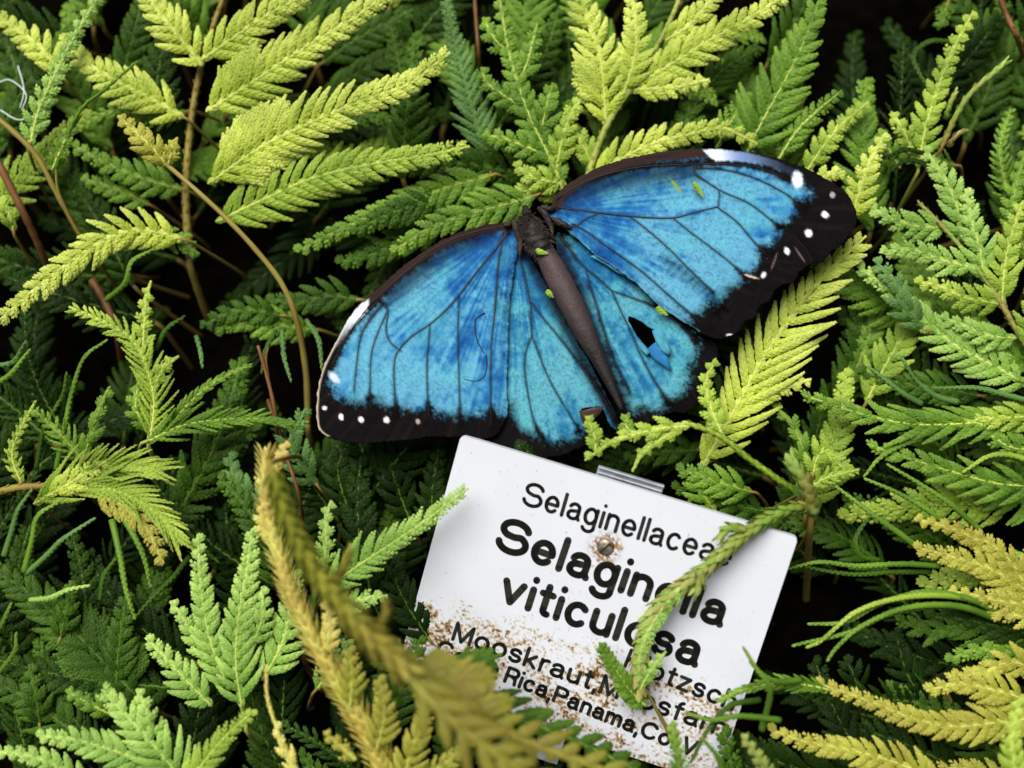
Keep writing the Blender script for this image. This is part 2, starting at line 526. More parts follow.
# ------------------------------------------------------------------ butterfly
WH = 42.0     # resting height of the body
RFo = [(552, 203), (560, 190), (584, 174), (620, 160), (661, 152), (705, 148.5), (750, 152), (786, 161), (818, 174), (843, 190), (853, 203), (857, 217),
       (855, 228), (847, 238), (839, 247), (831, 252), (823, 262), (812, 264), (800, 272), (794, 282), (785, 284), (775, 291), (770, 301), (760, 307),
       (755, 318), (745, 322), (738, 333), (728, 336), (722, 340), (713, 338), (703, 334), (693, 328), (676, 317), (657, 304), (641, 288), (625, 275),
       (611, 265), (596, 256), (582, 243), (568, 232), (556, 222), (549, 215)]
LFo = [(515, 222), (500, 223.5), (485, 225), (463, 231), (442, 240), (424, 251), (407, 263), (391, 276), (377, 289), (366, 298), (356, 308), (347, 321), (339, 336),
       (331, 351), (324, 366), (319, 382), (317, 398), (316.5, 413), (318, 427), (323, 434), (330, 438), (343, 442), (356, 443), (375, 443), (395, 441),
       (412, 440), (429, 437), (444, 437), (460, 437), (478, 439), (493, 437), (502, 428), (508, 410), (507, 388), (508, 350), (510, 302), (516, 262), (520, 235)]
LHo = [(516, 236), (524, 244), (534, 262), (548, 288), (562, 315), (578, 342), (590, 362), (603, 388), (613, 408), (621, 426), (618, 431), (609, 424), (603, 409),
       (592, 407), (581, 410), (585, 424), (588, 434), (584, 446), (574, 450), (560, 456), (540, 458), (520, 456), (500, 450), (488, 436), (492, 400), (498, 350), (506, 290), (510, 255)]
RHo = [(556, 234), (572, 236), (596, 250), (640, 283), (690, 322), (712, 336), (718, 348), (716, 366), (711, 380), (706, 396), (697, 404), (686, 412), (672, 412), (660, 420),
       (645, 424), (634, 428), (627, 432), (620, 415), (612, 392), (602, 366), (590, 338), (578, 305), (566, 275), (557, 252)]
RH_hole = np.array([(629, 316), (636, 319), (642, 322), (648, 327), (654, 330), (659, 333), (656, 341), (653, 346), (657, 352), (664, 360), (672, 369.5), (663, 363), (655, 356), (650, 351), (644, 344), (637, 336), (632, 327), (628, 320)], float)

RF_v = [([(556, 207), (600, 213), (640, 217), (673, 218), (693, 213), (717, 207)], 1.7, .7),
        ([(717, 207), (738, 223), (754, 242), (766, 254)], .8, .6),
        ([(556, 200), (575, 187), (600, 176), (640, 167), (697, 164), (730, 164), (760, 168), (790, 180)], 1.3, .6),
        ([(697, 164), (694, 171), (697, 176), (708, 183), (719, 191), (718, 207)], 1.2, .3),
        ([(697, 168), (725, 170), (754, 178), (786, 194), (800, 207)], .7, .5),
        ([(697, 175), (721, 191), (750, 204), (778, 226)], .8, .5),
        ([(673, 218), (690, 232), (705, 243), (727, 260), (746, 277)], .7, .5),
        ([(629, 216), (645, 228), (668, 248), (690, 270), (713, 292)], .7, .5),
        ([(572, 224), (584, 230), (612, 250), (641, 271), (672, 298), (705, 326)], .9, .5),
        ([(566, 226), (576, 226), (586, 219), (598, 214)], .9, .5),
        ([(796, 238), (806, 250), (813, 262)], .4, .3)]
LF_v = [([(508, 228), (500, 243), (480, 268), (459, 295), (445, 311), (429, 325), (412, 336), (401, 347)], 1.7, .7),
        ([(401, 347), (395, 358), (394, 380), (396, 408)], .8, .6),
        ([(512, 228), (503, 240), (498, 267), (495, 310), (491, 350), (491, 425)], 1.4, .6),
        ([(459, 295), (458, 336), (459, 375), (460, 416)], .7, .5),
        ([(430, 325), (427, 371), (429, 420)], .7, .5),
        ([(384, 303), (388, 312), (386, 330), (391, 343), (401, 351)], 1.2, .4),
        ([(388, 310), (377, 335), (371, 358), (370, 398)], .7, .5),
        ([(384, 303), (370, 320), (360, 340), (354, 390)], .8, .5),
        ([(380, 300), (362, 315), (348, 335), (338, 352), (331, 368)], .8, .5),
        ([(512, 226), (485, 229), (442, 244), (410, 268), (380, 294), (362, 314)], 1.3, .7)]
LH_v = [([(517, 240), (521, 262), (530, 300), (531, 318), (532, 336)], 1.3, .8),
        ([(532, 336), (526, 352), (525, 372), (532, 414), (541, 436)], .7, .5),
        ([(531, 302), (543, 318), (558, 336), (578, 362), (601, 394), (615, 420)], .8, .5),
        ([(532, 336), (549, 379), (564, 405), (579, 430)], .7, .5)]
RH_v = [([(560, 236), (572, 252), (584, 267), (600, 280), (612, 291)], 1.4, .8),
        ([(612, 291), (635, 299), (657, 308), (681, 324), (695, 342)], .7, .5),
        ([(612, 291), (618, 305), (630, 330), (641, 356), (654, 380), (668, 402)], .8, .5),
        ([(586, 269), (590, 285), (597, 306), (604, 330), (614, 360), (630, 392)], .7, .4)]

RF_blue = [(545, 214), (560, 196), (584, 180), (620, 168), (661, 160), (700, 157), (742, 160), (780, 172), (806, 186), (812, 196), (800, 206), (797, 214), (784, 226), (776, 242), (764, 252),
           (760, 264), (748, 274), (742, 284), (728, 290), (722, 302), (706, 306), (700, 318), (688, 324), (672, 318), (652, 304), (622, 280), (590, 256), (560, 234), (540, 222)]
LF_blue = [(520, 224), (485, 230), (445, 246), (410, 270), (382, 294), (362, 312), (345, 334), (334, 356), (330, 378), (334, 396), (346, 402), (362, 404), (376, 402), (392, 410), (410, 411), (428, 412), (444, 416), (462, 418),
           (480, 416), (496, 414), (512, 408), (512, 300), (524, 240)]
LH_blue = [(505, 240), (524, 240), (545, 280), (575, 335), (600, 380), (618, 420), (612, 440), (600, 440), (588, 428), (578, 438), (556, 444), (540, 440), (528, 434), (514, 422), (506, 400), (500, 400), (500, 300)]
RH_blue = [(550, 230), (575, 238), (600, 250), (650, 290), (690, 326), (698, 346), (692, 366), (690, 384), (680, 396), (668, 402), (658, 412), (642, 408), (632, 414), (626, 402), (610, 372), (596, 340), (580, 296), (566, 268), (552, 240)]


def vdist(x, y, veins):
    d = np.full(x.shape, 1e9)
    for pts, a, b in veins:
        dd, _, _ = sdist(x, y, spline(pts, 14), False); d = np.minimum(d, dd)
    return d


def wing_h(kind):
    def f(x, y):
        if kind == 'RF':
            h = WH + 4 + np.clip((x - 560) / 300, 0, 1) * 14 - np.clip((y - 250) / 90, 0, 1) * 6 + 5 * np.sin(np.clip((x - 560) / 290, 0, 1) * 3.14)
        elif kind == 'LF':
            h = WH + 3 - np.clip((515 - x) / 200, 0, 1) * 8 + 6 * np.sin(np.clip((515 - x) / 200, 0, 1) * 3.14) - np.clip((y - 380) / 60, 0, 1) * 5
        elif kind == 'LH':
            h = WH - 4 + 2.5 * np.sin((x - 500) / 26.) - np.clip((y - 380) / 80, 0, 1) * 5
        else:
            h = WH - 4 + 2.5 * np.sin((x - y * .55 - 400) / 20.) - np.clip((y - 340) / 90, 0, 1) * 4
        return h
    return f


def wing_color(kind, blue, veins, base):
    bp = smooth_poly(blue, 3)

    def f(x, y):
        th = np.arctan2(y - base[1], x - base[0]); r = np.hypot(x - base[0], y - base[1])
        st = fbm(th * 42, r / 70., 5 + len(kind), 3)
        big = fbm(x / 38., y / 38., 9, 3)
        fine = fbm((x * .83 + y * .55) / 1.9, (y * .83 - x * .55) / 1.9, 31, 2)
        med = fbm(x / 6., y / 6., 17, 2)
        if kind in ('RF', 'LF'):
            deep, midc, light = lin((18, 74, 138)), lin((44, 114, 164)), lin((88, 154, 184))
        else:
            deep, midc, light = lin((24, 88, 136)), lin((46, 120, 156)), lin((84, 154, 172))
        k = .42 * st + .58 * big + .3 * (med - .5)
        rr = np.clip(r / 170, 0, 1)
        k = k + (rr - .45) * .35
        k = sstep(.28, .78, k)[:, None]
        c = np.where(k < .5, deep + (midc - deep) * k * 2, midc + (light - midc) * (k * 2 - 1))
        # greenish worn areas
        g = sstep(.52, .75, fbm(x / 22. + 7, y / 22., 77, 3)) * (.55 if kind in ('LH', 'RH') else .35)
        c = c * (1 - g[:, None]) + lin((84, 166, 178)) * g[:, None]
        # dark navy bands: forewing leading edges and crease, hindwing inner margins
        if kind == 'RF':
            dn, _, _ = sdist(x, y, [(560, 198), (600, 184), (640, 176), (690, 170)], False); a = np.exp(-(dn / 13.) ** 2) * .85
            d2, _, _ = sdist(x, y, [(668, 264), (690, 279), (712, 298), (722, 312)], False)
            a = np.maximum(a, np.exp(-(d2 / 6.) ** 2) * (.3 + .3 * vn((x + y) / 2.6, (x - y) / 7., 4)))
        elif kind == 'LF':
            dn, _, _ = sdist(x, y, [(490, 232), (450, 250), (415, 276), (390, 297)], False); a = np.exp(-(dn / 10.) ** 2) * .8
        elif kind == 'LH':
            dn, _, _ = sdist(x, y, [(516, 240), (540, 280), (600, 392), (618, 425)], False); a = np.exp(-(dn / 7.) ** 2) * .9
        else:
            dn, _, _ = sdist(x, y, [(560, 245), (585, 310), (622, 405)], False); a = np.exp(-(dn / 7.) ** 2) * .9
        c = c * (1 - a[:, None]) + lin((10, 26, 52)) * a[:, None]
        # dark scale loss specks
        d, _, _ = sdist(x, y, bp)
        sp = (fine > .66 - .1 * np.exp(-np.clip(d, 0, 99) / 10)) * sstep(.35, .7, big + .25 * (kind in ('LH', 'RH')))
        c = c * (1 - .3 * sp[:, None])
        c = c * .98 * (0.72 + .56 * fbm(x / 1.3, y / 1.3, 51, 2))[:, None]
        vd = vdist(x, y, veins)
        vk = np.exp(-(vd / 1.6) ** 2) * .75
        c = c * (1 - vk[:, None]) + lin((16, 26, 40)) * vk[:, None]
        black = lin((7, 5, 6)) * (0.6 + .9 * fbm(x / 3., y / 3., 2, 2))[:, None] + lin((20, 13, 12)) * (sstep(.6, .8, fbm(th * 60, r / 40., 3, 2)))[:, None] * .6
        edge = d + (fine - .5) * 11 + (med - .5) * 7 - np.exp(-(vd / 3.5) ** 2) * 9
        m = sstep(-4.0, 11, edge)
        c = black * (1 - m[:, None]) + c * m[:, None]

        def spot(cx, cy, rx, ry, ang, col, soft=.35):
            nonlocal c
            ca, sa = math.cos(ang), math.sin(ang)
            u_ = ((x - cx) * ca + (y - cy) * sa) / rx; v_ = (-(x - cx) * sa + (y - cy) * ca) / ry
            e = sstep(1 + soft, 1 - soft, np.hypot(u_, v_) + (fine - .5) * .5)[:, None]
            c = c * (1 - e) + lin(col) * e
        if kind == 'RF':
            o, _, _ = sdist(x, y, smooth_poly(RFo, 3))
            # brown leading margin
            o2, _, _ = sdist(x, y, [(553, 202), (560, 190), (584, 174), (620, 160), (661, 152), (706, 148)], False); lead = sstep(10, 7.5, o2) * (x < 710)
            lc = lin((40, 28, 26))[None] * (0.7 + .9 * fbm(o * 1.2, x / 30, 8, 2))[:, None]
            c = c * (1 - lead[:, None]) + lc * lead[:, None]
            wp = np.array([(703, 150), (716, 149), (745, 152), (775, 160), (800, 172), (806, 177), (790, 174), (765, 165), (735, 161), (716, 161), (709, 156)], float)
            dw, _, _ = sdist(x, y, wp)
            e = (sstep(-1.2, 1.5, dw + (fine - .5) * 2) * (1 - sstep(712, 790, x) * .95))[:, None]
            c = c * (1 - e) + (lin((226, 230, 240)) * (1 - sstep(708, 742, x) * .85)[:, None] + lin((90, 130, 190)) * (sstep(708, 742, x) * .85)[:, None]) * e
            spot(797.5, 180, 5, 8, -.1, (226, 236, 242)); spot(832.5, 195, 2.6, 2.8, 0, (150, 145, 150)); spot(825, 214.5, 3.6, 3.2, .3, (225, 225, 232))
            spot(808.5, 233, 3.4, 4, -.5, (225, 225, 230)); spot(787, 251, 2.4, 3.6, -.3, (225, 225, 230)); spot(763.5, 275, 2.2, 3.2, .5, (215, 215, 220))
            spot(751, 276.5, 7, 1.1, .3, (190, 170, 150)); spot(774, 262, 1, 9, .35, (90, 70, 64)); spot(729, 335, 3, 1.2, -.1, (215, 215, 220)); spot(800, 255, 1, 8, -.6, (90, 78, 72))
            spot(676, 186, 1.6, 9, -.65, (120, 140, 50))
            torn = sstep(2.0, .6, o) * (y > 240) * (x < 700)
            c = c * (1 - .3 * torn[:, None]) + lin((110, 180, 196)) * .3 * torn[:, None]
        if kind == 'LF':
            o, _, _ = sdist(x, y, smooth_poly(LFo, 3))
            o2, _, _ = sdist(x, y, [(514, 222), (500, 223.5), (485, 225), (463, 231), (442, 240), (424, 251), (407, 263), (391, 276), (377, 289), (366, 298)], False); lead = sstep(9, 6.5, o2)
            lc = lin((40, 27, 24))[None] * (0.7 + .9 * fbm(o * 1.2, x / 30, 8, 2))[:, None]
            c = c * (1 - lead[:, None]) + lc * lead[:, None]
            rim = sstep(2.4, 1.0, o) * (x < 350) * (y > 300) * (y < 436)
            c = c * (1 - rim[:, None]) + lin((176, 160, 140)) * rim[:, None]
            wp = np.array([(369, 299), (367, 311), (352, 327), (341, 341), (332, 352), (338, 334), (350, 316), (360, 305)], float)
            dw, _, _ = sdist(x, y, wp)
            e = (sstep(-1.2, 1.5, dw + (fine - .5) * 2) * (1 - sstep(312, 340, y) * .85))[:, None]
            c = c * (1 - e) + lin((216, 222, 236)) * e
            spot(334, 377.5, 3.4, 7, -.75, (190, 200, 216)); spot(324.5, 408, 2.4, 2, 0, (230, 228, 226)); spot(341, 417, 2.2, 3, -.2, (230, 226, 226)); spot(361, 419.5, 2.4, 3, -.4, (230, 226, 226))
            spot(386.5, 420, 2.6, 3, -.3, (225, 220, 218)); spot(418, 421.5, 2, 2.6, -.3, (170, 150, 140))
        return np.clip(c, .0012, 1)
    return f


wingmat = attr_mat('wing_scales', rough=.6, spec=.04, bump=.35, bscale=3800)
veinmat = plain_mat('wing_vein', (30, 22, 24), .5)
bfly = empty('butterfly', P(545, 300, 0))
tag(bfly, 'large blue butterfly with black wing margins and a torn hindwing, wings spread flat', 'butterfly')


def wing(name, outl, kind, blue, veins, holes, rough, label=None):
    poly = smooth_poly(outl, 2.5, rough, 3)
    hf = wing_h(kind)
    base = (550, 210) if kind[0] == 'R' else (512, 226)
    if kind[1] == 'H': base = (558, 236) if kind[0] == 'R' else (516, 238)

    def pos(x, y, o):
        vd = vdist(x, y, veins)
        th = np.arctan2(y - base[1], x - base[0]); r = np.hypot(x - base[0], y - base[1])
        h = hf(x, y) - 1.6 * (1 - np.exp(-(vd / 7.) ** 1.5)) + .9 * (vn(th * 34, r / 80, 6) - .5) + .5 * (fbm(x / 9, y / 9, 12, 2) - .5)
        if kind == 'RF':
            d2, _, _ = sdist(x, y, [(664, 262), (690, 279), (712, 298), (722, 312)], False)
            h = h - 3.5 * np.exp(-(d2 / 5.) ** 2) + .7 * np.sin((x + y * .9) / 1.7 + 3 * vn(x / 9, y / 9, 5)) * np.exp(-(d2 / 8.) ** 2)
        if kind == 'RH':
            d2, _, _ = sdist(x, y, [(650, 350), (664, 360), (678, 372)], False)
            h = h + 3 * np.exp(-(d2 / 5.) ** 2) * np.sign(x - y * .9 - 332)
        return P(x, y, h + o)
    o, X, Y = sheet(name, poly, holes, 1.15, pos, wing_color(kind, blue, veins, base), wingmat, bfly, .7)
    if label: o['label'] = label
    g = Geo()
    for pts, r0, r1 in veins:
        q = spline(pts, 22); pw = pos(q[:, 0], q[:, 1], .25)
        tube(g, pw, np.linspace(r0, r1, 22) * U * .45, None, 5)
    v = g.build('wing_veins', veinmat, o)
    return o, pos


wing('hindwing', LHo, 'LH', LH_blue, LH_v, [], .8, 'teal blue hindwing with speckled scales')
_, rhpos = wing('hindwing', RHo, 'RH', RH_blue, RH_v, [RH_hole], 1.6, 'torn teal blue hindwing with a hole')
_, lfpos = wing('forewing', LFo, 'LF', LF_blue, LF_v, [], .7)
_, rfpos = wing('forewing', RFo, 'RF', RF_blue, RF_v, [], .8)

# tears : cracks in the left forewing, torn flap by the hole, turned-up scrap of the left hindwing
g = Geo()
for pts, r in (([(485, 313), (477, 318), (475, 325), (477, 340), (481, 348), (484, 353)], .9), ([(486, 355), (487, 366), (485, 375), (480, 380), (472, 381), (464, 379)], .7)):
    q = spline(pts, 16); tube(g, lfpos(q[:, 0], q[:, 1], .1), r * U, r * U * .5, 5)
g.build('wing_tear', plain_mat('tear_edge', (18, 22, 30), .7), bfly)


def patch(name, pts, hs, mat, parent, col=None, thick=.6):
    """small curled scrap : polygon fan with its own heights"""
    p = np.asarray(pts, float); c = p.mean(0); hc = np.mean(hs)
    m1 = c + (p - c) * .5; h1 = hc + (np.asarray(hs) - hc) * .35
    k = len(p)
    X = np.concatenate([[c[0]], m1[:, 0], p[:, 0]]); Y = np.concatenate([[c[1]], m1[:, 1], p[:, 1]]); H = np.concatenate([[hc], h1, hs])
    top = P(X, Y, H); bot = P(X, Y, H - thick); n = len(X)
    j = np.arange(k); j2 = (j + 1) % k
    t3 = np.stack([np.zeros(k, int), 1 + j, 1 + j2], 1); q = np.stack([1 + j, 1 + k + j, 1 + k + j2, 1 + j2], 1)
    sd = np.stack([1 + k + j, 1 + k + j + n, 1 + k + j2 + n, 1 + k + j2], 1)
    t = None
    if col is not None: t = np.tile(lin(col), (2 * n, 1)) * rng.uniform(.75, 1.2, (2 * n, 1))
    return mesh_obj(name, np.vstack([top, bot]), [t3, t3[:, ::-1] + n, q, q[:, ::-1] + n, sd], mat, parent, t)


patch('wing_flap', [(652, 331), (659, 327), (664, 333), (668, 342), (672, 351), (668, 355), (661, 350), (656, 342)], [42, 45, 44, 42, 43, 46, 44, 41], wingmat, bfly, (74, 146, 170))
patch('wing_flap', [(646, 350), (654, 343), (662, 350), (668, 357), (672, 372), (664, 366), (655, 360)], [40, 43, 43, 42, 41, 42, 41], wingmat, bfly, (42, 112, 164))
patch('wing_flap', [(637, 341), (644, 345), (650, 352), (647, 356), (641, 350)], [41, 43, 44, 42, 41], wingmat, bfly, (74, 146, 166))
patch('wing_flap', [(579, 411), (592, 408), (604, 406), (600, 414), (592, 421), (585, 425), (581, 419)], [45, 50, 52, 48, 44, 42, 43], plain_mat('wing_underside', (58, 36, 28), .6), bfly)['label'] = 'brown turned-up scrap of the hindwing edge'
patch('wing_flap', [(590, 256), (596, 255), (606, 261), (616, 268), (626, 277), (616, 272), (604, 264)], [44, 46, 46, 45, 45, 43, 43], wingmat, bfly, (80, 150, 170))

# body
bodymat = attr_mat('butterfly_body', rough=.62, spec=.35, bump=.8, bscale=1500)


def loft(name, pts, rs, hs, flat, mat, parent, col, k=18, noise=.06, n=46, seed=0):
    q = spline(np.column_stack([pts, hs]), n)
    p = P(q[:, 0], q[:, 1], q[:, 2]); T = tangents(p); V = norm(CP - p); S = norm(np.cross(T, V)); N = np.cross(S, T)
    L = np.linspace(0, 1, n); R = np.interp(L, np.linspace(0, 1, len(rs)), rs)
    a = np.linspace(0, 2 * math.pi, k, endpoint=False)
    rr = R[:, None] * (1 + noise * (vn(np.arange(n)[:, None] * .6 + a * 0, a[None] * 3 + np.zeros((n, 1)), seed) - .5) * 2) * U
    Vv = p[:, None] + rr[..., None] * (np.cos(a)[None, :, None] * S[:, None] + flat * np.sin(a)[None, :, None] * N[:, None])
    i = np.arange(n - 1)[:, None] * k; j = np.arange(k)[None]; j2 = (j + 1) % k
    F = np.stack([i + j, i + j2, i + k + j2, i + k + j], -1).reshape(-1, 4)
    VV = np.vstack([Vv.reshape(-1, 3), p[:1], p[-1:]]); jj = np.arange(k); j3 = (jj + 1) % k
    F3 = np.vstack([np.stack([j3, jj, np.full(k, n * k)], 1), np.stack([(n - 1) * k + jj, (n - 1) * k + j3, np.full(k, n * k + 1)], 1)])
    nn = np.repeat(np.arange(n), k)
    c = lin(col)[None] * (.55 + .9 * fbm(nn * .35, np.tile(a, n) * 4, seed + 3, 3))[:, None]
    if name == 'abdomen': c = c * (1.25 - 1.05 * sstep(.15, .75, nn / n))[:, None]  # abdomen colour darkened toward the tail in place of shadow
    return mesh_obj(name, VV, [F, F3], mat, parent, np.vstack([c, c[:1], c[-1:]]))


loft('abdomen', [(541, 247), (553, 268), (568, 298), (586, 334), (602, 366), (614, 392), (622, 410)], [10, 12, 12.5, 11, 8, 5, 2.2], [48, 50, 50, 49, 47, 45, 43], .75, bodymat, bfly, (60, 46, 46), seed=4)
loft('thorax', [(527, 216), (531, 226), (535, 238), (541, 252), (546, 262)], [4, 9, 12, 12, 6], [46, 50, 52, 50, 48], .75, bodymat, bfly, (30, 22, 19), noise=.3, seed=9)
loft('head', [(525, 206), (526, 212), (528, 218)], [2, 4.5, 4], [38, 42, 46], .9, bodymat, bfly, (36, 28, 26), noise=.15, n=14, seed=2)
for pts in ([(513, 219), (516, 228), (519, 238), (521, 248)], [(538, 207), (545, 214), (550, 224), (553, 236)], [(512, 223), (508, 224), (504, 226)], [(541, 206), (549, 209), (556, 207)], [(522, 236), (520, 246), (520, 256)], [(552, 218), (562, 224), (572, 228)]):
    loft('wing_hinge', pts, [1.6, 3.0, 2.6, 1.0], [50] * len(pts), .9, bodymat, bfly, (36, 24, 20), noise=.5, n=16, seed=len(pts) * 3)
g = Geo()
B = []; D = []; Nn = []
for i in range(900):
    a = random.uniform(0, 6.28); t = random.random()
    cx = 527 + 17 * t; cy = 216 + 38 * t; r = 13 * math.sin(.5 + 2.2 * t)
    px, py = cx + math.cos(a) * r * random.random() * 1.1, cy + math.sin(a) * r * .8 * random.random()
    B.append(P(px, py, 54 + random.uniform(-3, 1))); D.append(norm(P(px + math.cos(a) * 6, py + 4 + math.sin(a) * 6, 54 + random.uniform(-3, 6)) - B[-1])); Nn.append(RZ)
leaves(g, np.array(B), np.array(D), np.array(Nn), U * 7, U * .42)
g.build('thorax_fur', plain_mat('body_fur', (62, 46, 38), .7, noise=(28, 20, 18), nscale=2000), bfly)
for sd, e in ((-1, (508, 196)), (1, (548, 188))):
    g = Geo(); q = spline([(525 + sd * 2, 207, 48), (526 + sd * 8, 200, 44), (e[0], e[1], 20), (e[0] + sd * 14, e[1] - 10, 2)], 20)
    tube(g, P(q[:, 0], q[:, 1], q[:, 2]), .5 * U, .4 * U, 5); g.build('antenna', veinmat, bfly)

# leaf scraps lying on the butterfly
lf = leaf_mat('leaf_scrap', (110, 150, 40), (150, 196, 60), (190, 220, 90))


def scrap(pts, hs, label):
    """small bit of moss leaf : plump curved lobes"""
    g = Geo()
    q = P(np.array([p[0] for p in pts]), np.array([p[1] for p in pts]), np.array(hs))
    leafy(g, q, norm(CP - q[0]), U, ang=42, leaf=4.2, wid=1.7, space=1.7, stem=1.2)
    o = g.build('leaf_scrap', lf); tag(o, label, 'leaf scrap')
    return o


scrap([(536, 250), (541, 252), (546, 253)], [61, 62, 60], 'small bright green leaf scrap on the butterfly thorax')
scrap([(547, 290), (549, 293), (552, 296)], [60, 60, 58], 'tiny green leaf crumb on the left edge of the butterfly abdomen')
scrap([(657, 307), (661, 311), (666, 314)], [53, 52, 51], 'tiny yellow green crumb between the right forewing and hindwing')
scrap([(693, 183), (695, 185), (699, 190), (702, 195)], [66, 66, 65, 65], 'thin yellow leaf crumb on the blue of the right forewing')

# ------------------------------------------------------------------ plant label
SIGNH = 42
c0 = P(461, 435, SIGNH + 4); 
dep0 = (c0 - CP) @ -RZ / U
pTL = PD(np.array(461.), np.array(435.), np.array(dep0)); pTR = PD(np.array(799.), np.array(538.), np.array(dep0 - 30)); pBL = PD(np.array(416.), np.array(635.), np.array(dep0 + 42))
su = norm(pTR - pTL); sv = (pBL - pTL); sv = sv - su * (sv @ su); sv = norm(sv); sn = np.cross(sv, su)
if sn @ RZ < 0: sn = -sn
SW = np.linalg.norm(pTR - pTL)




def SP(px, py, off=0.):
    """photo position on the label face"""
    return plane_hit(px, py, pTL, sn) + sn * off * U


_sc = SP(np.array(605.5), np.array(547.)) - pTL
SCX, SCY = _sc @ su / U, _sc @ sv / U


def rust(x, y):
    """rust dirt on the label, coordinates measured along the plate in px"""
    f = fbm(x / 2.2, y / 2.2, 61, 3); b = fbm(x / 16., y / 10., 63, 3)
    # pixel frame coordinates
    low = sstep(-34, 20, y - 166) * .52 + np.exp(-(np.hypot(x - 60, (y - 178)) / 34) ** 2) * .12
    mid = np.exp(-(((x - 150) / 75) ** 2 + ((y - 118) / 42) ** 2)) * .31
    scw = np.exp(-(np.hypot(x - SCX, y - SCY) / 20) ** 2) * .5
    a = low + mid + scw + (b - .5) * .55 + (f - .5) * .75
    return a, f


signface = attr_mat('engraved_white_label', rough=.35, spec=.5)
lab = empty('plant_label', pTL + su * SW * .5 + sv * 250 * U); tag(lab, 'white engraved plant name label stained with rust, standing among the fronds', 'plant label')
# build plate in its own plane: a = along top edge, b = downwards (px)
aw = SW / U; bh = 262.
st = .9
X, Y = np.meshgrid(np.arange(0, aw + .01, st), np.arange(0, bh, st)); nx = X.shape[1]; ny = X.shape[0]
x = X.ravel(); y = Y.ravel()
rc = 5.0      # corner radius
for cx, cy, qx, qy in ((rc, rc, -1, -1), (aw - rc, rc, 1, -1), (rc, bh - rc, -1, 1), (aw - rc, bh - rc, 1, 1)):
    m = ((x - cx) * qx > 0) & ((y - cy) * qy > 0); dx, dy = x[m] - cx, y[m] - cy
    mxn = np.maximum(np.abs(dx), np.abs(dy)); hy_ = np.hypot(dx, dy) + 1e-9; x[m] = cx + dx / hy_ * mxn; y[m] = cy + dy / hy_ * mxn
a_, f_ = rust(x, y)
c = np.tile(lin((208, 211, 219)), (len(x), 1)) * (0.97 + .05 * fbm(x / 30, y / 30, 90, 2))[:, None]
e = sstep(.47, .66, a_)[:, None] * .8; c = c * (1 - e) + lin((186, 166, 128)) * e
e = sstep(.60, .72, a_)[:, None] * .85; c = c * (1 - e) + lin((136, 96, 40)) * e
e = sstep(.70, .82, a_ + (vn(x / 1.4, y / 1.4, 8) - .5) * .25)[:, None]; c = c * (1 - e) + lin((70, 40, 20)) * e
sc_ = np.exp(-(np.abs(np.hypot(x - SCX, y - SCY) - 10) / 5.5) ** 2)[:, None] * .95 * sstep(.3, .6, f_)[:, None]; c = c * (1 - sc_) + lin((146, 96, 30)) * sc_ * (.35 + .9 * vn(x / 1.5, y / 1.5, 21)[:, None])
dots = (vn(x / 1.3 + 50, y / 1.3, 99) > .975)[:, None]; c = np.where(dots, c * .55, c)
top = pTL + x[:, None] * U * su + y[:, None] * U * sv
bot = top - sn * 7 * U
i = (np.arange(ny - 1)[:, None] * nx + np.arange(nx - 1)[None]).ravel(); Q = np.stack([i, i + 1, i + nx + 1, i + nx], 1)
n = len(x)
E = np.vstack([Q[:, [k, (k + 1) % 4]] for k in range(4)]); kk = np.sort(E, 1); kk = kk[:, 0].astype(np.int64) * n + kk[:, 1]
_, ix, ct = np.unique(kk, return_index=True, return_counts=True); Bd = E[ix[ct == 1]]
rim = np.stack([Bd[:, 1], Bd[:, 0], Bd[:, 0] + n, Bd[:, 1] + n], 1)
plate = mesh_obj('plate', np.vstack([top, bot]), [Q, Q[:, ::-1] + n, rim], signface, lab, np.vstack([c, c * .9]), smooth=False)


# --- stroke lettering
def arc(cx, cy, rx, ry, a0, a1, n=14):
    a = np.radians(np.linspace(a0, a1, n)); return [(cx + rx * math.cos(t), cy + ry * math.sin(t)) for t in a]


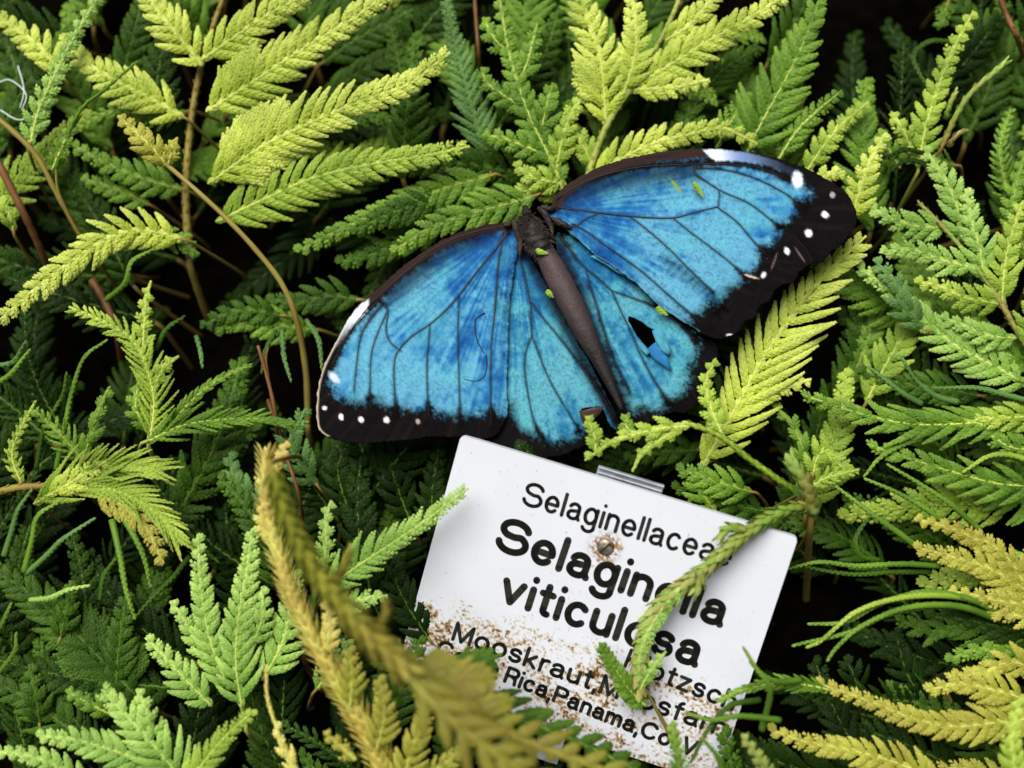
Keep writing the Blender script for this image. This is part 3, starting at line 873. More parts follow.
def glyph(ch, hs):
    """strokes in units of cap height, centre lines; hs half stroke. returns (list of strokes, advance)"""
    xh = .73; m = xh / 2; r = m - hs; X = lambda w: w + 2 * hs
    if ch == 'S':
        w = .30; c1 = 1 - hs - .22; c2 = hs + .24
        return [arc(hs + w, c1, w - .01, .22, 15, 175) + arc(hs + w, c1, w - .01, .2, 190, 235, 5) + [(hs + w, .5), ] + arc(hs + w, c2, w + .01, .235, 60, -10, 8) + arc(hs + w, c2, w + .01, .24, -15, -170, 14)], 2 * w + 2 * hs
    if ch == 'C':
        return [arc(hs + .33, .5, .33, .5 - hs, 40, 320, 24)], .62 + 2 * hs
    if ch == 'o':
        return [arc(hs + .215, m, .215, r, 0, 360, 24)], .43 + 2 * hs
    if ch == 'e':
        return [[(hs + .02, m), (hs + .41, m)] + arc(hs + .21, m, .205, r, 5, 318, 24)], .42 + 2 * hs
    if ch == 'c':
        return [arc(hs + .205, m, .205, r, 45, 315, 20)], .38 + 2 * hs
    if ch == 'l':
        return [[(hs, hs), (hs, 1 - hs)]], 2 * hs
    if ch == 'i':
        return [[(hs, hs), (hs, xh - hs)], [(hs, 1 - hs * 1.1), (hs, 1 - hs * .9)]], 2 * hs
    if ch == 'a':
        x1 = hs + .36
        return [arc(hs + .19, xh - hs - .16, .17, .16, 165, 20, 10) + [(x1, xh - hs - .2), (x1, hs + .08), (x1 + .05, hs)],
                [(x1, m + .05)] + arc(hs + .16, hs + .15, .16, .15, 95, 270, 12) + arc(hs + .2, hs + .17, .16, .17, 280, 330, 5) + [(x1, hs + .16)]], .40 + 2 * hs
    if ch == 'g':
        x1 = hs + .40
        return [arc(hs + .2, m, .2, r, 0, 360, 22), [(x1, xh - hs), (x1, -.1)] + arc(hs + .2, -.08, .2, .19 - hs * .3, 0, -165, 12)], .40 + 2 * hs
    if ch == 'n' or ch == 'm' or ch == 'h' or ch == 'r':
        top_ = 1 - hs if ch == 'h' else xh - hs
        s = [[(hs, hs), (hs, top_)]]
        if ch == 'r':
            return s + [[(hs, m)] + arc(hs + .2, xh - hs - .19, .19, .19, 170, 80, 8)], .20 + 2 * hs
        w = .36 if ch != 'm' else .31
        s.append(arc(hs + w / 2, xh - hs - .18, w / 2, .18, 180, 0, 12) + [(hs + w, hs)])
        if ch == 'm':
            s.append(arc(hs + w * 1.5, xh - hs - .18, w / 2, .18, 180, 0, 12) + [(hs + 2 * w, hs)]); w *= 2
        return s, w + 2 * hs
    if ch == 'u':
        w = .36
        return [[(hs, xh - hs)] + arc(hs + w / 2, hs + .18, w / 2, .18, 180, 360, 12), [(hs + w, xh - hs), (hs + w, hs)]], w + 2 * hs
    if ch == 'v':
        return [[(hs, xh - hs), (hs + .21, hs), (hs + .42, xh - hs)]], .42 + 2 * hs
    if ch == 't':
        return [[(hs + .11, .94 - hs), (hs + .11, hs + .1)] + arc(hs + .2, hs + .09, .09, .09, 190, 280, 6), [(hs, xh - hs), (hs + .24, xh - hs)]], .22 + 2 * hs
    if ch == 's':
        c1 = xh - hs - .145; c2 = hs + .15; cx = hs + .17
        return [arc(cx, c1, .16, .145, 20, 180, 12) + arc(cx, c1, .16, .13, 195, 240, 4) + [(cx, m)] + arc(cx, c2, .17, .15, 60, -15, 6) + arc(cx, c2, .17, .15, -20, -165, 12)], .34 + 2 * hs
    if ch == 'k':
        return [[(hs, hs), (hs, 1 - hs)], [(hs + .33, xh - hs), (hs, .27)], [(hs + .12, .38), (hs + .36, hs)]], .36 + 2 * hs
    if ch == 'K':
        return [[(hs, hs), (hs, 1 - hs)], [(hs + .47, 1 - hs), (hs, .38)], [(hs + .17, .54), (hs + .5, hs)]], .5 + 2 * hs
    if ch == 'M':
        return [[(hs, hs), (hs, 1 - hs), (hs + .3, hs), (hs + .6, 1 - hs), (hs + .6, hs)]], .6 + 2 * hs
    if ch == 'z':
        return [[(hs, xh - hs), (hs + .35, xh - hs), (hs, hs), (hs + .36, hs)]], .36 + 2 * hs
    if ch == 'f':
        return [[(hs + .1, hs), (hs + .1, .82 - hs)] + arc(hs + .22, .84 - hs, .12, .15, 180, 95, 6), [(hs, xh - hs), (hs + .24, xh - hs)]], .21 + 2 * hs
    if ch in 'RP':
        s = [[(hs, hs), (hs, 1 - hs), (hs + .3, 1 - hs)] + arc(hs + .3, .74 - hs * .5, .2, .26 - hs * .5, 90, -90, 12) + [(hs, .48)]]
        if ch == 'R': s.append([(hs + .3, .48), (hs + .42, .4), (hs + .46, hs)])
        return s, .48 + 2 * hs
    if ch == 'V':
        return [[(hs, 1 - hs), (hs + .28, hs), (hs + .56, 1 - hs)]], .56 + 2 * hs
    if ch == '.':
        return [[(hs, hs * .9), (hs, hs * 1.1)]], 2 * hs
    if ch == ',':
        return [[(hs, hs), (hs - .02, -.1)]], 2 * hs
    return [], .2


ink = plain_mat('engraved_black', (24, 25, 24), .6, noise=(38, 40, 28), nscale=900, spec=.3)


def lettering(text, p0, p1, cap, hs, cond=1.0, gap=.11, name='lettering', ddir=None):
    """text from baseline photo position p0 to p1 with cap height (px); letters fitted to that length"""
    a = SP(np.array(float(p0[0])), np.array(float(p0[1]))); b = SP(np.array(float(p1[0])), np.array(float(p1[1])))
    ex = b - a; Lw = np.linalg.norm(ex); ex = ex / Lw; ey = np.cross(sn, ex); ey = ey if ey @ sv < 0 else -ey
    S = cap * U
    xs = []; x = 0
    for ch in text:
        st_, ad = glyph(ch, hs); xs.append(x); x += ad + (gap if ch != ' ' else 0.02)
    tot = x - gap; kx = Lw / (tot * S)
    V = []; F3 = []; F4 = []; n = 0
    for ch, x0 in zip(text, xs):
        for s in glyph(ch, hs)[0]:
            q = np.array(s, float); q = q[np.concatenate([[True], np.linalg.norm(np.diff(q, axis=0), axis=1) > 1e-4])]
            q = np.column_stack([(q[:, 0] + x0) * kx, q[:, 1]])
            rad = hs
            for k in range(len(q) - 1):      # quads with round joints
                d = q[k + 1] - q[k]; d = d / (np.linalg.norm(d) + 1e-9); nn = np.array([-d[1], d[0]]) * rad
                V += [q[k] - nn, q[k + 1] - nn, q[k + 1] + nn, q[k] + nn]; F4.append([n, n + 1, n + 2, n + 3]); n += 4
            for k in range(len(q)):
                m_ = 10
                V.append(q[k]); V += [q[k] + rad * np.array([math.cos(t), math.sin(t)]) for t in np.linspace(0, 2 * math.pi, m_, endpoint=False)]
                F3 += [[n, n + 1 + j, n + 1 + (j + 1) % m_] for j in range(m_)]; n += m_ + 1
    V = np.array(V); W = a + V[:, :1] * S * ex + V[:, 1:] * S * ey + sn * .25 * U
    return mesh_obj(name, W, [np.array(F3), np.array(F4)], ink, lab, smooth=False)


lettering('Selaginellaceae', (520.5, 504.5), (729, 568), 25, .072, gap=.07)
lettering('Selaginella', (492, 549), (722, 629), 37, .094, gap=.035)
lettering('viticulosa', (496, 601), (697, 669), 37, .094, gap=.035)
lettering('Klotzsch', (622, 667), (733, 712), 21.5, .085, gap=.05)
lettering('Mooskraut,Moosfarn', (450, 640), (724, 738), 21.5, .085, gap=.04)
lettering('Costa Rica,Panama,Col.V', (434, 655), (694, 758), 19, .095, gap=.03)

# screw
scp = SP(np.array(605.5), np.array(547.)); g = Geo()
sg = []
for r_, z_ in ((0.01, 3.0), (4, 2.9), (7, 2.2), (8.4, .8), (8.8, -.2)):
    sg.append([scp + (math.cos(t) * su + math.sin(t) * sv) * r_ * U + sn * z_ * U for t in np.linspace(0, 2 * math.pi, 28, endpoint=False)])
k = 28; V = np.array(sg).reshape(-1, 3); F = [[i * k + j, i * k + (j + 1) % k, (i + 1) * k + (j + 1) % k, (i + 1) * k + j] for i in range(4) for j in range(k)]
screw = mesh_obj('screw', V, [np.array(F)[:, ::-1]], plain_mat('screw_metal', (176, 170, 156), .4, .7, noise=(110, 84, 54), nscale=700), lab)
screw['label'] = 'rusty slotted screw'


def wbox(name, c, ax, ay, az, mat, parent):
    V = [c + ax * i + ay * j + az * k_ for i in (-1, 1) for j in (-1, 1) for k_ in (-1, 1)]
    F = [[0, 1, 3, 2], [4, 6, 7, 5], [0, 4, 5, 1], [2, 3, 7, 6], [0, 2, 6, 4], [1, 5, 7, 3]]
    o = mesh_obj(name, np.array(V), [np.array(F)], mat, parent, smooth=False)
    bv = o.modifiers.new('b', 'BEVEL'); bv.width = .00012; bv.segments = 2
    return o


sl_d = norm(su * .52 - sv * .85); wbox('screw_slot', scp + sn * 2.7 * U, sl_d * 6.6 * U, np.cross(sn, sl_d) * 1.1 * U, sn * .5 * U, plain_mat('slot_dark', (34, 26, 20), .8), screw)

# metal holder behind the plate : folded channel and stake
metal = plain_mat('aluminium', (186, 190, 198), .4, .25, noise=(140, 144, 152), nscale=200)
e0, e1 = 134, 199
cc = pTL + su * (e0 + e1) / 2 * U - sn * 12 * U
wbox('holder', cc + sv * 14 * U, su * (e1 - e0) / 2 * U, sv * 22 * U, sn * 1.2 * U, metal, lab)
wbox('holder_lip', cc - sv * 7.4 * U + sn * 2.4 * U, su * (e1 - e0) / 2 * U, sv * .9 * U, sn * 3.4 * U, metal, lab)
wbox('holder_lip', cc - sv * 2.4 * U + sn * 4 * U, su * (e1 - e0) / 2 * U * .98, sv * .7 * U, sn * 1.2 * U, metal, lab)
wbox('stake', cc + sv * 150 * U, su * 13 * U, sv * 150 * U, sn * 1.2 * U, metal, lab)

# ------------------------------------------------------------------ fronds
FLOW = []      # (x, y, dx, dy) directions of the fronds seen in the photo


def to_ground(p0, d, hgt):
    """stem path from the ground up to p0, leaving along direction d"""
    end = p0.copy(); gnd = p0 - d * U * 46; gnd = np.array([gnd[0], gnd[1], (GZ - 3) * U])
    return spline([gnd, gnd * .55 + p0 * .45 - d * U * 16 + np.array([0, 0, -6 * U]), p0 - d * U * 6, p0 + d * U * 4], 16)


def scale_at(p):
    return float((p - CP) @ -RZ) / FPX


def plant(label, branches, group=None, stem=None, stem_mat='stem', stem_r=2.0, cat='moss frond', name='spike_moss_frond', down=True):
    """branches: dicts(p, W, h, mat, rib, ...)"""
    first = branches[0]
    paths = [world_path(b['p'], b.get('h', (0, 0)), b.get('arch', 6)) for b in branches]
    sp = world_path(stem['p'], stem.get('h', (0, 0)), stem.get('arch', 0), 30) if stem else paths[0]
    d = norm(sp[1] - sp[0])
    root = empty(name, (float(sp[0][0]), float(sp[0][1]), GZ * U if down else float(sp[0][2])))
    tag(root, label, cat, group)
    g = Geo(); u = scale_at(sp[0])
    if down:
        tube(g, to_ground(sp[0], d, 0), stem_r * u, stem_r * u * .9, 7, (.5, .2, .3), bump=.06)
    if stem:
        tube(g, sp, stem_r * u, stem.get('r1', stem_r * .5) * u, 8, (.5, .5, .3), bump=.06)
        if stem.get('scales', True):
            rope_geo(g, sp, u, stem_r * 1.2, stem.get('r1', stem_r * .6) * 1.1, leaf=stem.get('leaf', 8) , wid=2.1, space=2.4, open_=.6)
    g.build('stem', M[stem_mat], root)
    multi = len(branches) > 1
    for b, pth in zip(branches, paths):
        u = scale_at(pth[len(pth) // 2])
        kw = {k: v for k, v in b.items() if k not in ('p', 'W', 'h', 'mat', 'rib', 'arch', 'rope', 'flow')}
        if b.get('flow', True):
            for i in range(0, len(b['p']) - 1):
                (x0, y0), (x1, y1) = b['p'][i][:2], b['p'][i + 1][:2]; l = math.hypot(x1 - x0, y1 - y0) + 1e-6
                FLOW.append(((x0 + x1) / 2, (y0 + y1) / 2, (x1 - x0) / l, (y1 - y0) / l))
        gg = Geo(); rib = Geo()
        if b.get('rope'):
            rope_geo(gg, pth, u, **b['rope'])
            o = gg.build('leafy_branch' if multi else 'foliage', M[b.get('mat', 'mid')], root)
            continue
        frond_geo(gg, rib, pth, u, b['W'], **kw)
        o = gg.build('leafy_branch' if multi else 'foliage', M[b.get('mat', 'mid')], root)
        rib.build('midrib', M[b.get('rib', 'rib')], o)
    return root


def F(label, mat, p, W, h=(0, 0), rib=None, **kw):
    rib = rib or {'lime': 'rib', 'limegreen': 'rib', 'pale': 'rib', 'olive': 'rib', 'yellow': 'rib', 'mid': 'stem'}.get(mat, 'darkrib')
    st = kw.pop('stem_mat', 'olivestem'); sr = kw.pop('stem_r', 1.8)
    return plant(label, [dict(p=p, W=W, h=h, mat=mat, rib=rib, **kw)], stem_mat=st, stem_r=sr)


def B(mat, p, W, h=(0, 0), rib='rib', **kw):
    return dict(p=p, W=W, h=h, mat=mat, rib=rib, **kw)


# --- upper left: tall spray with an upright stem and four long lime fronds to the right
plant('tall lime spray at upper left with upright scaly stem and long feathery arms', [
    B('lime', [(206, 112), (252, 82), (300, 50), (350, 20), (394, -10)], 38, (6, 24), WR=32, base=.75),
    B('lime', [(202, 60), (238, 34), (272, 12), (322, -14)], 28, (14, 20)),
    B('lime', [(203, 66), (180, 38), (160, 14), (142, -16)], 30, (8, 22)),
    B('lime', [(208, 184), (256, 150), (302, 126), (356, 103), (408, 84), (447, 55)], 46, (4, 40), WR=38, base=.7, peak=.15, pw=.85),
    B('limegreen', [(216, 222), (262, 200), (312, 178), (370, 164), (428, 155), (466, 147)], 36, (-14, 20), base=.8, pw=.85),
], stem=dict(p=[(190, 262), (186, 200), (189, 140), (198, 80), (212, 30), (230, -20)], h=(-50, 12), r1=2.4), stem_r=4.2, stem_mat='olivestem')
F('bright lime frond arching down to the left edge below the brown twigs', 'lime', [(184, 240), (150, 231), (118, 234), (84, 254), (40, 286), (-2, 322)], 26, (-10, 26), base=.9, peak=.3)
F('short dark green tuft at the foot of the tall lime spray', 'mid', [(158, 232), (178, 240), (196, 252)], 16, (-30, -22))
F('lime frond pointing left between the slender green spike and the upright stem at upper left', 'lime', [(184, 118), (150, 98), (118, 82), (88, 64), (62, 40)], 30, (-6, 8), base=.8)
F('lime frond at the top left corner behind the slender green spike', 'lime', [(62, 76), (44, 52), (22, 34), (-8, 12)], 22, (-4, 4))
F('slender light green spike rising to the top edge near the top left corner', 'pale', [(30, 146), (38, 112), (54, 76), (76, 34), (104, -12)], 15, (10, 34), base=1, peak=.1, WL=13)
plant('thin green rope-like shoot tip beside the slender green spike at upper left', [
    B('mid', [(56, 168), (66, 138), (82, 108), (104, 90), (134, 64)], 8, (24, 42), rope=dict(r=2.6, r1=1.4, leaf=7, wid=1.8)),
    B('mid', [(52, 170), (68, 134), (80, 116)], 9, (22, 32))],
    stem=dict(p=[(86, 246), (70, 218), (58, 190), (56, 166)], h=(-30, 24), scales=False), stem_r=2.2, stem_mat='olivestem')
plant('small brown-edged olive frond on a long curved brown stem at upper left', [
    B('olive', [(168, 166), (154, 150), (138, 134), (120, 118)], 17, (34, 44), WL=20),
    B('olive', [(168, 166), (172, 150), (176, 140)], 8, (34, 40))],
    stem=dict(p=[(308, 425), (306, 372), (297, 322), (282, 284), (256, 250), (226, 218), (196, 190), (166, 164)], h=[-90, -50, -10, 6, 20, 28, 32, 34], scales=False, r1=2.2), stem_r=3.3, stem_mat='olivestem')
F('green frond with blunt lobes pointing left below the small olive frond', 'mid', [(184, 190), (148, 180), (112, 166), (74, 146)], 20, (-34, -20))
F('mid green curly frond behind the small olive frond', 'mid', [(188, 112), (150, 118), (112, 112), (78, 128)], 16, (-30, -14), style='strap')
F('small lime tuft at the left edge beside the thick brown twig', 'limegreen', [(14, 232), (8, 212), (-8, 196)], 16, (-20, -10))
F('pale green frond lying low between the thick brown twig and the curved stem', 'mid', [(150, 205), (120, 190), (84, 180)], 18, (-50, -40))

# --- twigs
def twig(label, p, h, r, mat='brownstem', r1=None, scales=False, forks=()):
    pth = world_path(p, h, 0, 40); u = scale_at(pth[0])
    root = empty('twig', (float(pth[0][0]), float(pth[0][1]), float(pth[0][2]))); tag(root, label, 'twig')
    g = Geo(); tube(g, pth, r * u, (r1 or r * .7) * u, 9, (.5, .3, .3), bump=.1)
    g.build('bark', M[mat], root)
    if scales:
        g = Geo(); rope_geo(g, pth, u, r, r1 or r * .8, leaf=5, wid=1.6, space=3, open_=.6); g.build('scale_leaves', M[mat], root)
    for fp, fh in forks:
        g = Geo(); q = world_path(fp, fh, 0, 12); tube(g, q, r * .7 * u, r * .35 * u, 7, (.5, .3, .3), bump=.08); g.build('side_twig', M[mat], root)
    return root


twig('thick reddish brown twig leaning at the left edge', [(-8, 150), (10, 186), (28, 222), (46, 262), (60, 300)], [16, 6, -10, -60, -150], 4.2)
twig('olive stem running down right from the left edge above the thick brown twig', [(-8, 114), (16, 134), (38, 158), (56, 192), (76, 230), (96, 280)], [20, 18, 8, -8, -40, -160], 3.0, 'olivestem')
twig('forked tan twig standing left of the butterfly left wing tip', [(290, 520), (278, 440), (275, 412), (268, 380), (258, 346)], [-160, -40, -6, 4, 12], 2.4, 'brownstem', 1.6, forks=[([(268, 378), (266, 360), (268, 348)], (3, 10))])
twig('dark brown twig crossing the top edge left of centre', [(474, -12), (476, 20), (479, 60), (484, 130)], [-20, -24, -40, -160], 2.0)
twig('scaly reddish twig curving down from the top right corner', [(996, -12), (1006, 14), (1018, 40), (1032, 82)], [20, 10, 0, -150], 2.8, 'brownstem', 2.4, True)
twig('brown twig lying under the yellow frond left of the label', [(268, 400), (284, 450), (300, 500), (306, 560)], [-60, -30, -40, -160], 2.0)
twig('dark reddish stalk deep behind the curly green frond on the left', [(92, 280), (104, 300), (116, 330), (124, 380)], [-50, -50, -60, -160], 4.0)

# --- top centre
F('bluish green upright frond with blunt lobes left of top centre', 'blue', [(490, 172), (478, 130), (466, 84), (455, 44), (446, 2)], 27, (-34, -8), base=.8, leaf=5.6, wid=2.0)
F('dark green frond standing left of the bluish upright frond', 'deep', [(428, 152), (414, 116), (402, 76), (390, 24)], 22, (-62, -36), leaf=5.6, wid=2.0)
F('dark olive fine-leaved frond near the top edge left of centre', 'deep', [(322, 64), (356, 40), (396, 18), (440, -4)], 24, (-72, -50))
F('mid green frond pointing left under the two long lime fronds', 'mid', [(492, 176), (452, 186), (410, 202), (358, 222), (300, 250)], 24, (-22, -12), base=.9)
F('fresh green frond tucked above the upper edge of the left forewing', 'mid', [(536, 196), (500, 206), (462, 216), (424, 232), (396, 250)], 28, (-8, -2), base=.9)
F('short green frond peeping out between left forewing and thorax', 'limegreen', [(560, 200), (536, 186), (510, 196)], 16, (-20, -14))
F('dark green frond below the green frond above the left forewing edge', 'deep', [(440, 232), (404, 240), (370, 256), (340, 262)], 22, (-46, -36))
plant('broad yellow green spray left of top centre with wide side arms', [
    B('mid', [(566, 192), (548, 154), (528, 112), (510, 56), (498, -12)], 20, (-10, 16), base=.5),
    B('limegreen', [(556, 172), (562, 140), (570, 116), (582, 98)], 17, (-6, 6)),
    B('mid', [(540, 138), (546, 108), (552, 86)], 18, (-2, 8)),
    B('mid', [(528, 112), (508, 98), (488, 84), (482, 70)], 15, (0, 6)),
    B('mid', [(548, 156), (524, 146), (502, 138), (486, 136)], 16, (-6, 2)),
    B('mid', [(518, 84), (528, 60), (534, 36), (538, 20)], 14, (4, 12)),
    B('limegreen', [(562, 184), (536, 178), (516, 166)], 15, (-8, 0)),
    B('mid', [(508, 52), (494, 38), (484, 20)], 14, (6, 12)),
], stem=dict(p=[(566, 196), (548, 154), (528, 112), (510, 56), (498, -12)], h=(-9, 18)), stem_r=2.2, stem_mat='stem')
plant('large bright lime spray at top centre above the right forewing', [
    B('lime', [(606, 126), (604, 92), (600, 56), (588, 20), (576, -20)], 34, (0, 30), WL=38),
    B('lime', [(622, 98), (634, 60), (636, 28), (630, -14)], 24, (8, 28)),
    B('lime', [(632, 88), (668, 66), (706, 42), (746, 20), (790, -8)], 29, (6, 30)),
    B('lime', [(630, 90), (656, 88), (680, 86), (706, 80)], 15, (6, 16)),
    B('lime', [(662, 42), (688, 26), (708, 4), (722, -14)], 20, (14, 26)),
    B('limegreen', [(594, 168), (580, 140), (562, 122)], 15, (-14, -4)),
], stem=dict(p=[(588, 176), (598, 146), (612, 116), (634, 84), (656, 48), (674, 12), (684, -16)], h=(-8, 26), r1=2.2, leaf=7), stem_r=3.6, stem_mat='stem')
F('lime frond resting just above the leading edge of the right forewing', 'lime', [(592, 176), (622, 158), (656, 142), (690, 134), (722, 128), (754, 142)], 24, (-6, 8), WR=18, base=.8)
F('dark green frond behind the lime spray right of top centre', 'deep', [(690, 116), (706, 90), (726, 68), (758, 48)], 28, (-50, -38), leaf=5.6, wid=1.9)
plant('broad mid green spray with flat lobes above the right wing tip', [
    B('mid', [(744, 158), (764, 118), (784, 82), (802, 46), (818, 4)], 40, (-10, 20), base=.8, leaf=8.2, wid=2.6, sec=False),
    B('mid', [(778, 160), (796, 132), (816, 112), (840, 92)], 17, (-14, 2), leaf=6, wid=2),
    B('limegreen', [(806, 172), (822, 148), (842, 124), (866, 104)], 15, (-12, 4)),
    B('mid', [(716, 148), (732, 120), (748, 94)], 20, (-16, -4), leaf=6, wid=2),
], stem=dict(p=[(748, 176), (756, 140), (784, 82)], h=(-16, 8)), stem_r=2.2)
F('short lime frond behind the tip of the right forewing', 'lime', [(850, 224), (858, 196), (868, 166), (884, 136)], 20, (-2, 20), WL=16)
F('lime tuft touching the outer margin of the right forewing', 'lime', [(806, 190), (826, 176), (842, 172)], 14, (0, 6))

# --- upper right
plant('light green upright frond right of the dark hollow near the top right', [
    B('limegreen', [(918, 168), (926, 126), (940, 82), (954, 48), (972, 14)], 20, (0, 30), base=.9, peak=.1),
    B('limegreen', [(912, 150), (902, 128), (892, 116)], 12, (0, 8)),
    B('mid', [(900, 168), (888, 148), (880, 132)], 13, (-8, 0))], stem_mat='stem')
plant('tan rope-like shoot with pinkish buds near the top right', [
    B('pink', [(942, 146), (956, 116), (972, 92), (1006, 62)], 8, (26, 46), rope=dict(r=3.4, r1=3.6, leaf=8.5, wid=2.2)),
    B('pink', [(946, 118), (950, 104), (956, 92)], 5, (26, 34), rope=dict(r=3.8, r1=2.2, leaf=8, wid=2.6)),
    B('pink', [(948, 146), (956, 136), (966, 130)], 5, (24, 28), rope=dict(r=3.6, r1=1.8, leaf=8, wid=2.6))], stem_mat='olivestem')
plant('large light green spray filling the right side with a pinkish scaly stem', [
    B('pale', [(962, 240), (958, 210), (946, 182), (926, 150)], 22, (0, 14)),
    B('pale', [(984, 282), (980, 250), (972, 222), (966, 192)], 21, (2, 18)),
    B('limegreen', [(1002, 308), (1004, 272), (1010, 240), (1022, 204)], 22, (4, 20)),
    B('pale', [(946, 228), (916, 226), (890, 218), (872, 208)], 20, (-2, 8)),
    B('pale', [(974, 268), (942, 260), (912, 250), (884, 252)], 18, (2, 10)),
    B('limegreen', [(1000, 304), (966, 298), (938, 286), (918, 282)], 18, (4, 12)),
    B('pale', [(1016, 338), (990, 336), (964, 326), (944, 318)], 17, (6, 14)),
    B('limegreen', [(1030, 350), (1034, 310), (1040, 270)], 20, (6, 20)),
], stem=dict(p=[(1044, 372), (1018, 332), (994, 292), (968, 256), (942, 226), (920, 204)], h=(8, 4), r1=1.8, leaf=7.5), stem_r=3.4, stem_mat='pink')
F('mid green frond at the right edge beside the tan shoot', 'mid', [(1014, 210), (1004, 178), (1000, 146), (1010, 112)], 18, (-8, 6), style='strap')
F('narrow green frond running up the right edge', 'mid', [(1030, 262), (1018, 232), (1014, 196), (1026, 150)], 17, (-4, 14))
F('dark green frond at the top right corner under the scaly twig', 'deep', [(1010, 84), (990, 52), (972, 24), (950, -8)], 34, (-64, -40))
F('dark green feathery frond at the right edge below the top corner', 'deep', [(1034, 112), (1018, 74), (1006, 36), (1002, -4)], 28, (-70, -46))
F('small pale leaf tuft at the top edge left of the scaly twig', 'mid', [(948, 2), (944, 14), (940, 26)], 9, (-26, -22))
F('green strap-leaved frond behind the light green upright frond at upper right', 'mid', [(956, 166), (930, 158), (904, 156), (880, 166)], 16, (-16, -8), style='strap')

# --- right of the butterfly
plant('brilliant lime frond with long toothed lobes lying under the right wing margin', [
    B('lime', [(700, 470), (722, 432), (742, 396), (764, 356), (792, 316), (824, 276), (864, 238)], 40, (-4, 22), WR=64, WL=40, base=.5, peak=.42, ang=45, space=14, leaf=7.6, wid=2.2, pw=.8, bend=.5, sec=False),
    B('lime', [(736, 418), (758, 398), (784, 388), (808, 380)], 14, (4, 10)),
    B('limegreen', [(722, 434), (712, 410), (706, 384), (714, 362)], 12, (46, 50), arch=0),
], stem=dict(p=[(690, 500), (706, 464), (726, 428), (746, 392), (776, 338), (814, 288)], h=(-16, 22)), stem_r=2.6)
F('pale green frond pointing left below the right-hand spray', 'pale', [(1030, 386), (990, 364), (956, 346), (922, 318), (890, 290), (860, 268)], 27, (-6, 8), base=.9)
F('bluish green small frond above the long horizontal fronds on the right', 'blue', [(926, 330), (904, 306), (896, 284), (876, 262)], 20, (6, 16), base=.9)
F('lime frond half hidden beneath the pale green fronds right of the butterfly', 'limegreen', [(866, 402), (884, 368), (904, 334), (924, 304)], 28, (-34, -18), base=.8)
F('deep green frond low in the gap right of the brilliant lime frond', 'mid', [(846, 392), (862, 356), (874, 326), (892, 300)], 24, (-54, -40))
plant('long horizontal green frond with toothed fingers pointing left at right centre', [
    B('mid', [(1040, 418), (1000, 420), (956, 424), (910, 424), (862, 414), (806, 396)], 36, (2, 12), base=.6, peak=.5, ang=33, space=16, leaf=7, wid=2, pw=.6, sec=False),
    B('limegreen', [(1040, 416), (1000, 418), (962, 420)], 22, (6, 8), ang=40),
], stem_mat='stem')
plant('long green frond with parallel fingers near the right edge under the horizontal one', [
    B('mid', [(1040, 486), (1000, 484), (960, 474), (920, 462), (872, 446)], 34, (-8, 4), base=.8, ang=36),
    B('mid', [(1040, 452), (1008, 446), (984, 430)], 18, (-2, 4)),
], stem_mat='stem')
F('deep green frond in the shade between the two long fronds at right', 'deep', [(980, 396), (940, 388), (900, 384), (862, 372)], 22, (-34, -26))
F('small light green frond standing right of the pinkish bud', 'limegreen', [(812, 476), (822, 452), (846, 470), (850, 468)], 17, (-4, 6))
F('narrow green frond left of the horizontal frond tips', 'mid', [(808, 470), (802, 446), (792, 424), (774, 406)], 16, (-14, -2), ang=32)
F('lime shoot with splayed fingers beside the pinkish bud', 'limegreen', [(806, 490), (826, 478), (856, 470)], 15, (2, 10), style='strap')


def strap(label, p, h, r, mat='mid', r1=None, nm='curled_leafy_shoot'):
    """thin curled shoot with leaves pressed to it"""
    r = r * 1.25; pth = world_path(p, h, 0, 26); u = scale_at(pth[0])
    root = empty(nm, (float(pth[0][0]), float(pth[0][1]), float(pth[0][2]))); tag(root, label, 'moss shoot')
    g = Geo(); V = norm(CP - pth[0])
    leafy(g, pth, V, u, ang=14, leaf=8, wid=r * .62, space=2.6, stem=r * .55, tip0=.1, tip1=.8, lift=.05)
    g.build('foliage', M[mat], root)
    g = Geo(); tube(g, pth - V * r * .2 * u, r * .72 * u, (r1 or r * .35) * u, 7, (.5, .3, .3)); g.build('stem', M[mat], root)
    return root


strap('smooth pale green curled shoot at the right edge above the horizontal frond', [(1040, 404), (1010, 396), (976, 388), (938, 388)], (16, 20), 3.6, 'blue')
strap('upper dark green finger-like shoot crossing the gap right of centre', [(958, 402), (936, 396), (916, 380), (902, 358)], (14, 22), 3.8, 'blue')
strap('lower dark green finger-like shoot beside the lime lobes right of centre', [(922, 404), (904, 394), (888, 382), (870, 368)], (12, 18), 3.6, 'blue')
strap('green curved shoot arching over the lower right-hand fronds near the edge', [(1040, 466), (1014, 456), (990, 456), (966, 470)], (10, 14), 3.6, 'limegreen')
strap('thin green shoot curling down left from the long fronds at right', [(922, 438), (900, 446), (880, 458), (866, 474)], (8, 10), 3.0, 'mid')
strap('thin dark shoot above the small fronds right of the wing tip', [(926, 154), (910, 150), (898, 152), (886, 158)], (12, 10), 2.6, 'dark')
strap('thin curved shoot under the right-hand spray near the wing tip', [(938, 174), (918, 162), (904, 162), (890, 172)], (12, 8), 2.6, 'dark')
strap('hook-shaped green shoot in the dark hollow at upper right', [(956, 42), (930, 42), (914, 56), (922, 78), (932, 86)], (-10, 0), 3.0, 'deep')

